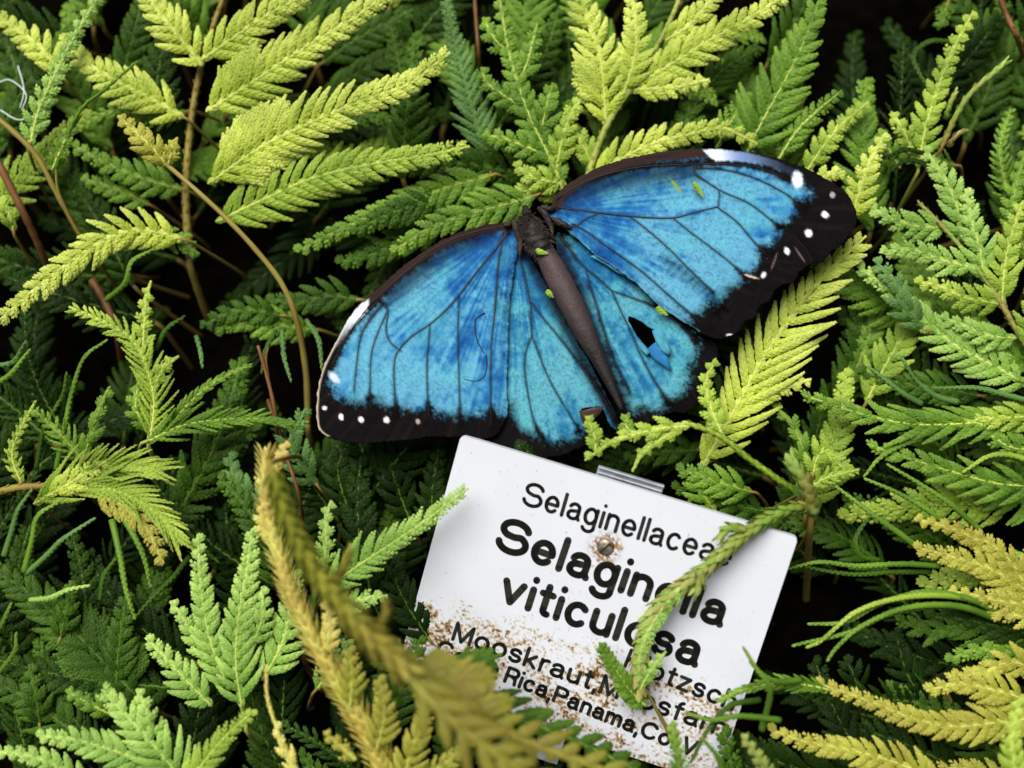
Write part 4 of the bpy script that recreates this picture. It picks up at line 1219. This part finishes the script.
# --- lower right
plant('yellow olive spray at the right edge with its lobes pointing left', [
    B('olive', [(1046, 606), (1016, 584), (984, 566), (948, 556), (918, 548)], 24, (10, 16), base=.8),
    B('olive', [(1030, 596), (1014, 566), (996, 548), (976, 536)], 20, (12, 20)),
    B('olive', [(1044, 606), (1006, 602), (976, 596), (952, 592)], 15, (12, 16)),
    B('olive', [(1000, 560), (976, 540), (950, 528), (918, 520)], 13, (12, 20)),
    B('olive', [(1046, 620), (1020, 616), (990, 612)], 16, (10, 12)),
], stem=dict(p=[(1056, 624), (1030, 600), (1004, 578)], h=(6, 16), scales=False), stem_mat='rib')
for k, (p, h, r, m, lb) in enumerate([
    ([(1010, 618), (966, 598), (924, 592), (880, 604), (846, 622), (812, 624)], [6, 22, 28, 30, 26, 20], 4.0, 'mid', 'uppermost of the long curled shoots reaching left from the yellow olive spray'),
    ([(1000, 606), (950, 596), (900, 598), (856, 612), (822, 640), (810, 646)], [2, 26, 34, 38, 32, 30], 4.2, 'limegreen', 'bright curled shoot ending just right of the label, second in the fan'),
    ([(990, 610), (940, 606), (890, 614), (850, 632), (796, 645)], [0, 22, 30, 30, 22], 4.0, 'mid', 'long curled shoot with its tip nearest the right side of the label'),
    ([(1000, 620), (956, 606), (906, 608), (862, 626), (838, 646), (829, 658)], [0, 28, 36, 38, 34, 30], 4.4, 'mid', 'lowest curled shoot of the fan bending down beside the dark gap'),
    ([(940, 566), (900, 564), (858, 566), (820, 562), (792, 568)], [8, 14, 16, 12, 6], 3.6, 'mid', 'nearly straight green shoot pointing left to the upper right corner of the label'),
    ([(930, 572), (890, 572), (850, 574), (800, 566)], [2, 8, 6, -4], 3.4, 'deep', 'darker straight shoot just under the one pointing to the label corner'),
    ([(918, 548), (900, 534), (880, 520), (864, 508), (838, 488)], [10, 18, 20, 18, 10], 3.8, 'mid', 'toothed green shoot slanting up left above the yellow olive spray'),
    ([(960, 536), (930, 512), (900, 494), (868, 480)], [8, 14, 16, 12], 3.8, 'mid', 'green shoot slanting up left above the toothed shoot'),
    ([(980, 530), (950, 504), (920, 484), (890, 466)], [4, 12, 12, 8], 3.4, 'mid', 'farthest of the three shoots slanting up left from the yellow olive spray'),
    ([(880, 560), (862, 556), (856, 540), (866, 522), (880, 516)], [6, 10, 12, 12, 10], 2.6, 'deep', 'small hooked shoot above the fan of curled shoots')]):
    strap(lb, p, h, r, m)
plant('large yellow olive frond sweeping left across the lower right corner', [
    B('olive', [(1046, 716), (1000, 722), (950, 726), (906, 716), (866, 700), (820, 684)], 26, (14, 18), base=.8, pw=.6),
    B('olive', [(1030, 700), (994, 690), (960, 684), (930, 690)], 24, (18, 22), base=.8),
    B('olive', [(1046, 672), (1010, 662), (986, 672), (956, 676)], 20, (16, 20)),
    B('mid', [(830, 690), (800, 684), (770, 684), (742, 690), (720, 700)], 20, (18, 26), style='strap', ang=26),
], stem=dict(p=[(1056, 712), (1010, 720), (960, 726), (900, 714), (840, 692)], h=(12, 18), scales=False), stem_mat='olive')
F('yellow olive frond along the bottom edge near the lower right', 'olive', [(948, 786), (900, 764), (850, 750), (806, 742), (772, 730)], 24, (14, 20), base=.8)
F('reddish tipped olive frond at the bottom right edge', 'olive', [(1040, 796), (1000, 776), (960, 770), (920, 772)], 20, (-26, -18))
F('bright fresh green upright shoot at the bottom right corner', 'limegreen', [(1016, 800), (1014, 768), (1012, 736), (1020, 700)], 16, (70, 86), base=1)
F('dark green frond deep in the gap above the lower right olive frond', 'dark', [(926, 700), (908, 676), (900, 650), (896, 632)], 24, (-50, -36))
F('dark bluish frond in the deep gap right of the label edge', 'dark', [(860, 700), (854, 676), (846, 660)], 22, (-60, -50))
F('green frond with parallel fingers under the yellow olive spray', 'deep', [(1040, 640), (1000, 634), (960, 626), (930, 632), (900, 620)], 34, (-22, -10), ang=40)
F('shaded green frond at lower right edge behind the curled shoots', 'mid', [(1040, 650), (1010, 652), (976, 650), (950, 660)], 20, (-20, -14))

# --- lower centre
plant('green and pink rope-like shoot lying across the front of the label', [
    B('pink', [(812, 504), (776, 514), (738, 540), (706, 568), (676, 592), (652, 616), (642, 650), (638, 684)], 10, [56, 66, 68, 60, 50, 40, 28, 14], rope=dict(r=5, r1=7.5, leaf=15, wid=4, space=1.7, open_=.55), arch=0),
    B('pale', [(680, 588), (664, 606), (650, 628), (640, 654), (638, 684)], 15, [58, 50, 44, 36, 24], WL=12, WR=9, arch=0, base=1, leaf=7, wid=2.2),
    B('mid', [(646, 706), (630, 690), (616, 670), (602, 648)], 13, [10, 20, 28, 36], arch=0, base=1, leaf=7.5, wid=2.8, space=6.5),
    B('pale', [(640, 690), (650, 672), (664, 654)], 8, [20, 30, 36], arch=0, leaf=7, wid=2.4),
    B('pink', [(746, 530), (730, 528), (722, 536)], 5, [74, 76, 76], rope=dict(r=5.5, r1=4.5, leaf=13, wid=4), arch=0),
    B('pink', [(700, 570), (700, 582), (696, 590)], 5, [66, 62, 60], rope=dict(r=6, r1=4, leaf=14, wid=4.4), arch=0),
], stem=dict(p=[(700, 790), (680, 752), (660, 716), (646, 690)], h=(-70, 12), scales=False), stem_r=3.0, stem_mat='olivestem')
twig('brown olive stalk rising behind the right corner of the label', [(806, 600), (808, 560), (810, 530), (812, 504), (806, 484)], [-160, -50, 30, 54, 54], 3.4, 'olivestem', 3.0)
plant('pinkish bud tip on a short green shoot above the label corner', [
    B('pink', [(814, 512), (806, 486), (792, 462)], 8, (54, 74), rope=dict(r=9, r1=6, leaf=17, wid=5, open_=.45)),
    B('mid', [(812, 508), (804, 494), (796, 488)], 9, (38, 40))], stem_mat='olivestem')
plant('yellow green scaly shoot with leafy arms between the torn hindwings and the label', [
    B('limegreen', [(806, 498), (776, 478), (748, 458), (720, 436), (690, 424)], 8, [30, 40, 46, 52, 56], rope=dict(r=3.6, r1=3.0, leaf=9, wid=2.8), arch=0),
    B('limegreen', [(690, 426), (664, 428), (636, 434), (612, 442), (588, 458)], 17, [56, 60, 60, 58, 52], WL=15, arch=0, ang=34, pw=.7),
    B('limegreen', [(678, 430), (656, 442), (642, 454), (634, 468)], 6, [54, 56, 54, 50], arch=0),
    B('limegreen', [(596, 452), (594, 434), (588, 420)], 11, [52, 55, 56], arch=0, ang=36),
    B('mid', [(636, 434), (626, 426), (628, 416)], 7, [58, 58, 57], arch=0),
], stem_mat='olivestem', stem_r=2.6)
F('green broad-lobed tuft behind the upper edge of the label', 'mid', [(752, 492), (724, 484), (702, 476), (680, 470)], 22, (6, 14), base=1)
F('deep green tuft right of the metal holder behind the label', 'deep', [(770, 512), (740, 506), (708, 492), (676, 488)], 22, (-14, -4), base=1)
F('light green tuft of leaves behind the label top right of the holder', 'mid', [(716, 512), (704, 496), (696, 482), (700, 470)], 20, (-2, 10), base=1)
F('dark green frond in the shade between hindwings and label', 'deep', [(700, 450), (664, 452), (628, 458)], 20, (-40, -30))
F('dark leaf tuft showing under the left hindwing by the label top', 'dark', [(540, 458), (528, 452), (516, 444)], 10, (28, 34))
F('light green frond pointing up right toward the left edge of the label', 'pale', [(326, 592), (352, 570), (388, 546), (426, 520), (466, 490)], 29, (20, 66), base=.9, WR=20, leaf=5.6, wid=2)
F('small green lobe beneath the frond left of the label', 'pale', [(336, 610), (360, 600), (384, 596)], 14, (4, 16), base=1)
F('pale green tuft between the yellow frond and the label', 'pale', [(322, 574), (326, 548), (326, 520), (330, 504)], 12, (8, 20))

# foreground frond, out of focus
plant('blurred brown olive frond sweeping across the foreground below the label', [
    B('brownolive', [(272, 470), (284, 510), (306, 556), (334, 596), (366, 632), (400, 664)], 11, [190, 204, 214, 222, 226, 226], rope=dict(r=6, r1=9.5, leaf=22, wid=4, space=2.0, open_=.75), arch=0, flow=False),
    B('brownolive', [(396, 660), (428, 698), (466, 732), (510, 764), (560, 800)], 40, [226, 224, 216, 204, 180], arch=0, WR=34, ang=50, leaf=12, wid=3.6, space=27, wob=.4, t0=.12, base=.5, peak=.45, pw=.6, end=.6, sec=False, flow=False),
    B('brownolive', [(330, 592), (342, 570), (350, 552)], 8, [188, 196, 202], rope=dict(r=6, r1=4, leaf=14, wid=4), arch=0, flow=False),
    B('brownolive', [(372, 636), (384, 618), (386, 606)], 8, [194, 200, 204], rope=dict(r=5, r1=4, leaf=14, wid=4), arch=0, flow=False),
    B('brownolive', [(400, 672), (446, 702), (496, 728), (548, 750), (598, 768), (660, 800)], 44, [150, 160, 160, 150, 140, 120], arch=0, ang=54, leaf=11, wid=3.4, space=25, wob=.4, WR=20, base=.9, pw=.6, flow=False),
    B('deep', [(400, 672), (450, 692), (510, 716), (570, 738), (640, 772)], 44, [80, 84, 84, 76, 60], arch=0, ang=52, leaf=10, wid=3.2, space=18, wob=.3, WR=20, base=.9, pw=.6, flow=False),
], stem_mat='olivestem', stem_r=3)
plant('tall yellow tan frond in front of the light green fronds at lower left', [
    B('yellow', [(392, 790), (366, 730), (334, 676), (304, 620), (282, 566), (268, 510), (266, 452)], 13, [50, 62, 72, 80, 86, 90, 96], rope=dict(r=14, r1=7, leaf=19, wid=3.0, space=.9, open_=.85, tone=(.2, 1)), arch=0),
    B('yellow', [(270, 500), (268, 478), (278, 462), (286, 444)], 12, [92, 96, 100, 104], arch=0, leaf=6),
    B('yellow', [(274, 540), (262, 524), (262, 506)], 10, [88, 94, 98], arch=0, leaf=6),
    B('olive', [(350, 706), (352, 680), (350, 650)], 20, [78, 90, 98], arch=0, leaf=7, wid=2.4, base=1),
    B('olive', [(376, 752), (384, 716), (380, 680)], 20, [70, 86, 96], arch=0, leaf=7, wid=2.4, base=1),
    B('olive', [(400, 790), (412, 750), (424, 716), (418, 690)], 20, [60, 80, 92, 96], arch=0, leaf=7, wid=2.4, base=1),
    B('yellow', [(322, 660), (330, 630), (326, 600)], 13, [80, 88, 94], arch=0, leaf=7, wid=2.4),
    B('olive', [(356, 760), (338, 744), (326, 734)], 10, [64, 68, 72], arch=0, leaf=6.5),
    B('olive', [(420, 780), (450, 760), (470, 742)], 14, [60, 74, 82], arch=0, leaf=7, wid=2.4),
], stem_mat='olivestem', stem_r=4)
plant('thin yellow shoot with small curled leaves near the bottom edge at lower left', [
    B('yellow', [(306, 790), (292, 758), (280, 736), (268, 700), (266, 672)], 9, [30, 46, 54, 60, 64], rope=dict(r=2.6, r1=1.6, leaf=9, wid=2), arch=0),
    B('yellow', [(300, 778), (282, 746), (276, 724)], 15, [44, 54, 60], arch=0, leaf=6, ang=30)], stem_mat='olivestem')
# light green group, lower left
plant('tall light green spray with blunt lobes at lower left', [
    B('pale', [(242, 708), (236, 664), (238, 620), (246, 576), (252, 532)], 32, (0, 36), base=.8, leaf=7.6, wid=2.5, WL=24),
    B('pale', [(230, 690), (214, 652), (204, 612), (200, 574), (198, 538)], 23, (-4, 28), base=.9, leaf=7.6, wid=2.5),
    B('pale', [(216, 668), (196, 640), (182, 616), (172, 604)], 15, (-6, 12), leaf=7.6, wid=2.5),
    B('pale', [(212, 706), (186, 680), (168, 660), (148, 640)], 22, (-8, 8), leaf=7.6, wid=2.5),
    B('pale', [(262, 680), (282, 644), (290, 610), (296, 574)], 26, (-4, 14), leaf=7.6, wid=2.5),
    B('pale', [(250, 650), (262, 618), (262, 590)], 16, (8, 22), leaf=7.6, wid=2.5),
], stem=dict(p=[(246, 726), (238, 680), (237, 630), (246, 576)], h=(-8, 30), r1=1.4), stem_r=2.6)
plant('light green spray reaching up left from the bottom edge', [
    B('pale', [(196, 800), (168, 762), (136, 726), (104, 692)], 36, (10, 32), base=.8, leaf=7.6, wid=2.5),
    B('pale', [(170, 770), (118, 752), (76, 740), (40, 736)], 26, (10, 24), base=.9, leaf=7.6, wid=2.5),
    B('pale', [(150, 744), (148, 716), (138, 692)], 15, (18, 34), leaf=7.6, wid=2.5),
    B('mid', [(110, 714), (90, 704), (68, 692)], 12, (14, 20), leaf=7.6, wid=2.5),
], stem_mat='stem')
F('light green frond along the bottom left edge', 'pale', [(90, 790), (60, 768), (30, 756), (-4, 752)], 17, (16, 24), leaf=7.6, wid=2.5)
F('lime green frond with a fan of lobes below the tall light green spray', 'limegreen', [(176, 800), (204, 762), (224, 738), (252, 712)], 22, (34, 46), base=.9, leaf=6, wid=2.1)
F('green frond behind the yellow tan frond near the bottom', 'pale', [(316, 690), (334, 668), (348, 642)], 20, (0, 14), leaf=5.8, wid=2)

# --- left side
F('broad dark green frond with toothed lobes at the left edge', 'deep', [(140, 700), (104, 662), (66, 624), (28, 592), (-14, 566)], 44, (-30, -8), base=.8, leaf=8, wid=2.4)
F('dark green side frond right of the broad dark frond at lower left', 'deep', [(116, 690), (118, 656), (122, 626), (126, 596)], 22, (-26, -10), leaf=8, wid=2.4)
F('dark green frond at the bottom left edge below the broad dark frond', 'deep', [(90, 746), (60, 722), (30, 700), (-10, 680)], 34, (-26, -12), leaf=8, wid=2.4)
F('dark green upright frond rising beside the bottom left edge', 'deep', [(40, 726), (36, 696), (30, 668)], 18, (-14, 2), leaf=8, wid=2.4)
F('shaded green frond between the broad dark frond and the light green spray', 'deep', [(60, 640), (66, 610), (70, 584)], 18, (-10, 2), leaf=8, wid=2.4)
plant('curly light green frond left of centre with upturned fingers', [
    B('limegreen', [(150, 442), (154, 404), (148, 372), (134, 342), (108, 324), (72, 308)], 34, (-14, 6), style='strap', ang=42, base=.6),
    B('limegreen', [(142, 356), (144, 330), (146, 300), (150, 284)], 10, (-4, 8)),
    B('limegreen', [(152, 390), (164, 368), (176, 358)], 9, (-8, 2)),
    B('mid', [(150, 430), (136, 410), (138, 384)], 12, (-14, -6)),
], stem_mat='stem', stem_r=2.6)
plant('green frond with long narrow fingers pointing right left of the forked twig', [
    B('mid', [(146, 442), (180, 426), (214, 420), (256, 418), (292, 424)], 42, (4, 14), style='strap', ang=26, pw=.6),
    B('mid', [(164, 434), (190, 402), (218, 380), (248, 366)], 16, (4, 18), style='strap', ang=26)], stem_mat='stem')
plant('pale lime brush-like frond at left centre with glossy fingers trailing right', [
    B('limegreen', [(34, 504), (62, 486), (92, 472), (124, 466), (160, 470)], 52, (10, 26), style='strap', ang=30, pw=.5, space=6, end=.5),
    B('limegreen', [(60, 492), (94, 486), (130, 496), (160, 516), (180, 542)], 46, (16, 30), style='strap', ang=30, pw=.5, space=6, end=.5),
    B('lime', [(48, 496), (78, 478), (104, 462)], 18, (20, 30)),
    B('olive', [(90, 490), (124, 506), (146, 528), (162, 560)], 20, (20, 28)),
], stem=dict(p=[(-14, 496), (14, 488), (40, 486), (66, 484)], h=(-4, 12), r1=3), stem_r=4.2, stem_mat='olivestem')
F('olive green curly frond above the brush-like frond at the left', 'mid', [(84, 462), (66, 440), (50, 424), (36, 412)], 22, (-12, 4), style='strap')
F('small mid green frond standing above the brush-like frond', 'mid', [(82, 460), (92, 434), (98, 412), (108, 390)], 18, (-10, 6), ang=32)
F('light green curled frond tip at the left edge beside the olive stem', 'limegreen', [(22, 484), (12, 456), (20, 430), (34, 404)], 10, (4, 22), style='strap')
for p, h, r, m, lb in [
    ([(-8, 386), (10, 374), (28, 352)], [0, 6, 10], 3.2, 'mid', 'short straight shoot at the left edge below the bright arching frond'),
    ([(-8, 366), (12, 362), (24, 344)], [-10, -6, -4], 2.6, 'blue', 'dark thin shoot at the left edge just above the short straight shoot'),
    ([(56, 470), (64, 430), (72, 392), (84, 358), (104, 342)], [-20, -8, 0, 6, 10], 3.0, 'mid', 'long wavy green shoot rising left of the curly light green frond'),
    ([(36, 470), (44, 430), (62, 396), (66, 376)], [-26, -16, -10, -8], 2.8, 'deep', 'shaded wavy shoot left of the long wavy green shoot'),
    ([(106, 300), (124, 284), (132, 262), (152, 250)], [-24, -10, -4, -2], 3.2, 'mid', 'curled green shoot above the curly light green frond'),
    ([(156, 350), (166, 330), (182, 318)], [-14, -4, 0], 3.0, 'deep', 'small dark curled shoot right of the curly light green frond'),
    ([(112, 520), (120, 556), (126, 590), (134, 616)], [26, 34, 34, 26], 4.0, 'mid', 'long glossy green shoot hanging straight down below the brush-like frond'),
    ([(122, 516), (134, 536), (144, 558), (150, 584)], [24, 30, 28, 22], 3.6, 'mid', 'shorter glossy shoot hanging beside the long hanging shoot'),
    ([(190, 556), (172, 578), (154, 596), (138, 614)], [-6, 0, 4, 4], 3.2, 'deep', 'dark shoot slanting down left to meet the hanging shoots'),
    ([(4, 556), (12, 530), (18, 510), (30, 492)], [20, 26, 30, 32], 3.6, 'blue', 'dark bluish shoot pointing up at the left edge below the olive stem'),
    ([(24, 572), (32, 540), (38, 516), (62, 500)], [14, 24, 30, 30], 3.6, 'mid', 'green shoot leaning right beside the dark bluish shoot at the left edge'),
    ([(26, 574), (46, 556), (62, 540), (92, 520)], [12, 22, 28, 30], 3.6, 'blue', 'bluish shoot slanting up right under the brush-like frond'),
    ([(30, 600), (48, 598), (68, 590), (86, 586)], [4, 12, 16, 14], 3.2, 'pale', 'pale shoot pointing right over the broad dark frond'),
    ([(-8, 640), (2, 624), (10, 606)], [2, 8, 12], 3.2, 'mid', 'short shoot at the left edge over the broad dark frond'),
    ([(0, 672), (14, 652), (16, 636)], [2, 10, 12], 3.0, 'mid', 'small upright shoot at the left edge above the lower dark frond'),
    ([(100, 600), (104, 576), (118, 556)], [0, 4, 6], 2.8, 'deep', 'dark curved shoot left of the hanging shoots'),
    ([(186, 530), (200, 546), (216, 560)], [8, 4, -2], 3.0, 'deep', 'dark shoot trailing right toward the tall light green spray'),
    ([(282, 330), (284, 356), (290, 378)], [-20, -16, -16], 2.8, 'blue', 'thin shoot hanging in the dark left of the forewing'),
    ([(306, 320), (318, 340), (322, 368)], [-20, -14, -14], 3.0, 'blue', 'bluish thin shoot hanging close to the left forewing tip'),
    ([(276, 330), (266, 350), (262, 370)], [-24, -20, -22], 2.6, 'deep', 'thin dark shoot left of the brown curved stem'),
    ([(196, 336), (200, 350), (202, 364)], [-30, -26, -28], 2.6, 'blue', 'tiny blue green shoot in the dark gap left of centre'),
    ([(762, 730), (770, 690), (756, 668), (745, 650)], [30, 62, 70, 72], 4.0, 'mid', 'green hooked shoot curling over the lower right edge of the label'),
    ([(800, 680), (778, 682), (762, 674), (752, 664)], [30, 52, 62, 66], 4.0, 'mid', 'green shoot lying behind the hooked shoot at the right edge of the label'),
    ([(780, 720), (740, 716), (712, 720), (690, 714)], [50, 66, 74, 78], 3.8, 'mid', 'green shoot crossing the bottom right of the label from the olive frond'),
    ([(760, 700), (730, 706), (708, 730), (692, 760)], [50, 60, 66, 60], 3.6, 'deep', 'dark shoot curving down across the bottom right corner of the label'),
    ([(720, 790), (720, 762), (704, 740)], [60, 76, 84], 4.0, 'mid', 'short green shoot rising at the bottom edge below the label')]:
    strap(lb, p, h, r, m)
F('green tuft at the bottom edge right of the rope-like shoot', 'mid', [(680, 790), (678, 756), (672, 724)], 12, (60, 84), base=1, leaf=6.5, wid=2.2)
F('pink tipped green shoot at the bottom edge right of the label', 'pink', [(780, 800), (764, 766), (744, 738)], 12, (60, 92), base=1, leaf=7, wid=2.2)
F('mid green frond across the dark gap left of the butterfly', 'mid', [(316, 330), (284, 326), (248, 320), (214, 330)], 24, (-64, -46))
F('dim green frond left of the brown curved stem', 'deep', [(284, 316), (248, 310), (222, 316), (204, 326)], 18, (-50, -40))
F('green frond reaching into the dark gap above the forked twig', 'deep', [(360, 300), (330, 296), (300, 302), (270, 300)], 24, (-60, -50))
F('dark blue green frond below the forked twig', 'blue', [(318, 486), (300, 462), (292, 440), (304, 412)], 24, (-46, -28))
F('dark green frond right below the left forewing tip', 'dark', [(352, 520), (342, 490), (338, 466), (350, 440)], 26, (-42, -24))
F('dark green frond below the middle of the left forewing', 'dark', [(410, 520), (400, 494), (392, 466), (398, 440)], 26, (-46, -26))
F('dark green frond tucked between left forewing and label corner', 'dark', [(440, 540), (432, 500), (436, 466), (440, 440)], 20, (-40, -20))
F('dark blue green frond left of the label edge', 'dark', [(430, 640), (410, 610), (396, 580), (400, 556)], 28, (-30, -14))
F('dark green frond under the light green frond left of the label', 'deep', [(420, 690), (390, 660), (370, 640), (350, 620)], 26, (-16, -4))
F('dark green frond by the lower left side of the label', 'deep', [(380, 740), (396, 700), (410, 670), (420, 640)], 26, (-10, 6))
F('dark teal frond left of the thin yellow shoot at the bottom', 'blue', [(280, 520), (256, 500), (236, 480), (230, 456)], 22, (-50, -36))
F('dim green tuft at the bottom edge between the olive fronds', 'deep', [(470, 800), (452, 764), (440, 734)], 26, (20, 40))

# cobweb strands, upper left
for pts, lb in (([(-4, 84), (10, 80), (26, 94), (22, 110)], 'pale cobweb strand looping at the upper left edge'),
                ([(0, 110), (20, 120), (44, 110), (50, 96)], 'lower pale cobweb strand beside the slender spike'),
                ([(18, 66), (24, 90), (20, 108)], 'short upright cobweb strand at the upper left edge')):
    g = Geo(); tube(g, world_path(pts, (-20, -10), 4, 20), .9 * U, .6 * U, 5)
    tag(g.build('cobweb_strand', plain_mat('cobweb', (196, 204, 200), .5)), lb, 'cobweb')

# ------------------------------------------------------------------ lower storeys of the bed
FL = np.array(FLOW)


def flow_at(x, y):
    d2 = (FL[:, 0] - x) ** 2 + (FL[:, 1] - y) ** 2
    w_ = np.exp(-d2 / (2 * 45. ** 2)) + 1e-9
    v = (FL[:, 2:] * w_[:, None]).sum(0)
    return math.atan2(v[1], v[0])


protos = []
rs = random.getstate()
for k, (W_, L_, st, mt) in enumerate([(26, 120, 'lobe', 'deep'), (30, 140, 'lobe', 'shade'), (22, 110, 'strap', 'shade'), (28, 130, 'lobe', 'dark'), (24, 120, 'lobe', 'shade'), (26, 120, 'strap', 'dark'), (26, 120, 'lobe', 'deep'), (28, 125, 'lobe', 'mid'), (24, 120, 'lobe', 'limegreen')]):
    # built once around the origin along +x, normal +z, then copied
    t = np.linspace(0, 1, 20)
    pth = np.stack([t * L_ * U, (.10 * L_ * np.sin(t * 2.4)) * U * (1 if k % 2 else -1), (16 * np.sin(t * 2.8)) * U], 1)
    gg = Geo(); rb = Geo(); cp = CP; CP = np.array([0, 0, .3])
    frond_geo(gg, rb, pth, U, W_, style=st, sec=True, leaf=6.6, wid=2.4)
    sg_ = Geo(); q = spline([(-.004 * 2, 0, -110 * U), (-20 * U, 0, -50 * U), (-6 * U, 0, -6 * U), (2 * U, 0, 0)], 12); tube(sg_, q, 2.4 * U, 1.8 * U, 6)
    CP = cp
    protos.append((gg, rb, sg_, mt))
made = {}


def filler(k, x, y, h, ang, s, tilt, label, group):
    gg, rb, sg_, mt = protos[k]
    loc = P(x, y, h)
    o = empty('spike_moss_frond', loc); tag(o, label, 'moss frond', group)
    a = -ang
    m = Matrix.Rotation(a, 4, 'Z') @ Matrix.Rotation(tilt[0], 4, 'Y') @ Matrix.Rotation(tilt[1], 4, 'X')
    o.rotation_euler = m.to_euler(); o.scale = (s, s, s)
    if k not in made:
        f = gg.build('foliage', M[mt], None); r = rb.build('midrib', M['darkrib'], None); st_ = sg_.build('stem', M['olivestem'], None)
        f.parent = o; st_.parent = o; r.parent = f
        made[k] = (f, r, st_)
    else:
        f0, r0, s0 = made[k]
        f = f0.copy(); COL.objects.link(f); f.parent = o
        r = r0.copy(); COL.objects.link(r); r.parent = f
        s1 = s0.copy(); COL.objects.link(s1); s1.parent = o
    return o


def where(x, y):
    c = 'left' if x < 256 else 'centre left' if x < 512 else 'centre right' if x < 768 else 'right'
    r = 'top' if y < 190 else 'upper middle' if y < 384 else 'lower middle' if y < 576 else 'bottom'
    return r, c


random.seed(5)
near = {'mid': 'green', 'limegreen': 'yellow green', 'shade': 'dim green', 'deep': 'deep green', 'dark': 'dark green', 'blue': 'bluish green'}
fills = []
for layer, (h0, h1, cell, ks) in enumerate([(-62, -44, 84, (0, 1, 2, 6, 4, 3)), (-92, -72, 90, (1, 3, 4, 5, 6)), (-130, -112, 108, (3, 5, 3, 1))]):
    x = -70
    while x < 1110:
        y = -80
        while y < 860:
            px, py = x + random.uniform(-.4, .4) * cell, y + random.uniform(-.4, .4) * cell
            y += cell
            # a few deep hollows of the bed stay open
            hollow = max(math.exp(-(((px - 880) / 80) ** 2 + ((py - 50) / 56) ** 2)), math.exp(-(((px - 870) / 65) ** 2 + ((py - 640) / 60) ** 2)),
                         math.exp(-(((px - 30) / 60) ** 2 + ((py - 270) / 60) ** 2)), math.exp(-(((px - 235) / 85) ** 2 + ((py - 350) / 85) ** 2)), math.exp(-(((px - 720) / 60) ** 2 + ((py - 450) / 30) ** 2)))
            if layer < 2 and random.random() < hollow * 1.9: continue
            if layer == 0 and random.random() < .35: continue
            # nothing through the label and its stake
            if 400 < px < 800 and 470 < py < 800 and layer < 2: continue
            a = flow_at(px, py) + random.gauss(0, .5)
            s = random.uniform(1.1, 1.5)
            k = random.choice(ks)
            lit = (px > 800 and 120 < py < 600) or (py < 230 and px < 860)  # lower fronds here get paler leaf colours to look lit
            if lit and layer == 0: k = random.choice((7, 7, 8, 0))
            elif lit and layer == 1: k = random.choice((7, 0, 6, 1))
            fx, fy = px - math.cos(a) * 60 * s, py - math.sin(a) * 60 * s
            fills.append((layer, k, fx, fy, random.uniform(h0, h1), a, s, (random.uniform(-.25, .15), random.uniform(-.4, .4)), px, py))
        x += cell
objs = []
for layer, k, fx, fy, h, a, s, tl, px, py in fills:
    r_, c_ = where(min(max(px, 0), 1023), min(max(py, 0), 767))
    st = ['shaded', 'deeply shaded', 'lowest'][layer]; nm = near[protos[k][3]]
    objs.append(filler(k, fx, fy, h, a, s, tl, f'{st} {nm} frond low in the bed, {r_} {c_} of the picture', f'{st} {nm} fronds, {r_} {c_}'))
# of these, keep the ones that really show between the fronds above them
bpy.context.view_layer.update()
tops = [o for o in scene.objects if o.parent is None and o.type in ('MESH', 'EMPTY')]
GW, GH, CELL = 216, 166, 5.0
zb = np.full(GW * GH, 1e9); idb = np.full(GW * GH, -1, int); cache = {}
for n_, o in enumerate(tops):
    if o.name == 'ground': continue
    for ch in [o] + list(o.children_recursive):
        if ch.type != 'MESH' or ch.name.startswith('stem'): continue
        me = ch.data
        if me.name not in cache:
            co = np.empty(len(me.vertices) * 3, np.float32); me.vertices.foreach_get('co', co); cache[me.name] = co.reshape(-1, 3)[::3].astype(float)
        mw = np.array(ch.matrix_world); w_ = cache[me.name] @ mw[:3, :3].T + mw[:3, 3] - CP
        dep = -(w_ @ RZ); gx_ = ((w_ @ RX) / dep * FPX + 512) / CELL + 5; gy_ = (384 - (w_ @ RY) / dep * FPX) / CELL + 5
        ok = (gx_ >= 0) & (gx_ < GW) & (gy_ >= 0) & (gy_ < GH); c_ = gy_[ok].astype(int) * GW + gx_[ok].astype(int); dep = dep[ok]
        od = np.argsort(-dep); c_ = c_[od]; dep = dep[od]
        m_ = dep < zb[c_]; zz = zb.copy(); zz[c_[m_]] = dep[m_]; ch_ = zz < zb; zb = zz; idb[ch_] = n_
cnt = np.bincount(idb[idb >= 0], minlength=len(tops)); hits = {o.name: int(cnt[i]) for i, o in enumerate(tops)}
own = sum(1 for o in tops if o.name.startswith('spike_moss_frond')) - len(objs)
rank = sorted(objs, key=lambda o: -hits.get(o.name, 0))
NKEEP = max(0, min(296 - own, sum(1 for o in rank if hits.get(o.name, 0) >= 3)))
for o in rank[NKEEP:]:
    for ch in list(o.children_recursive): bpy.data.objects.remove(ch)
    bpy.data.objects.remove(o)
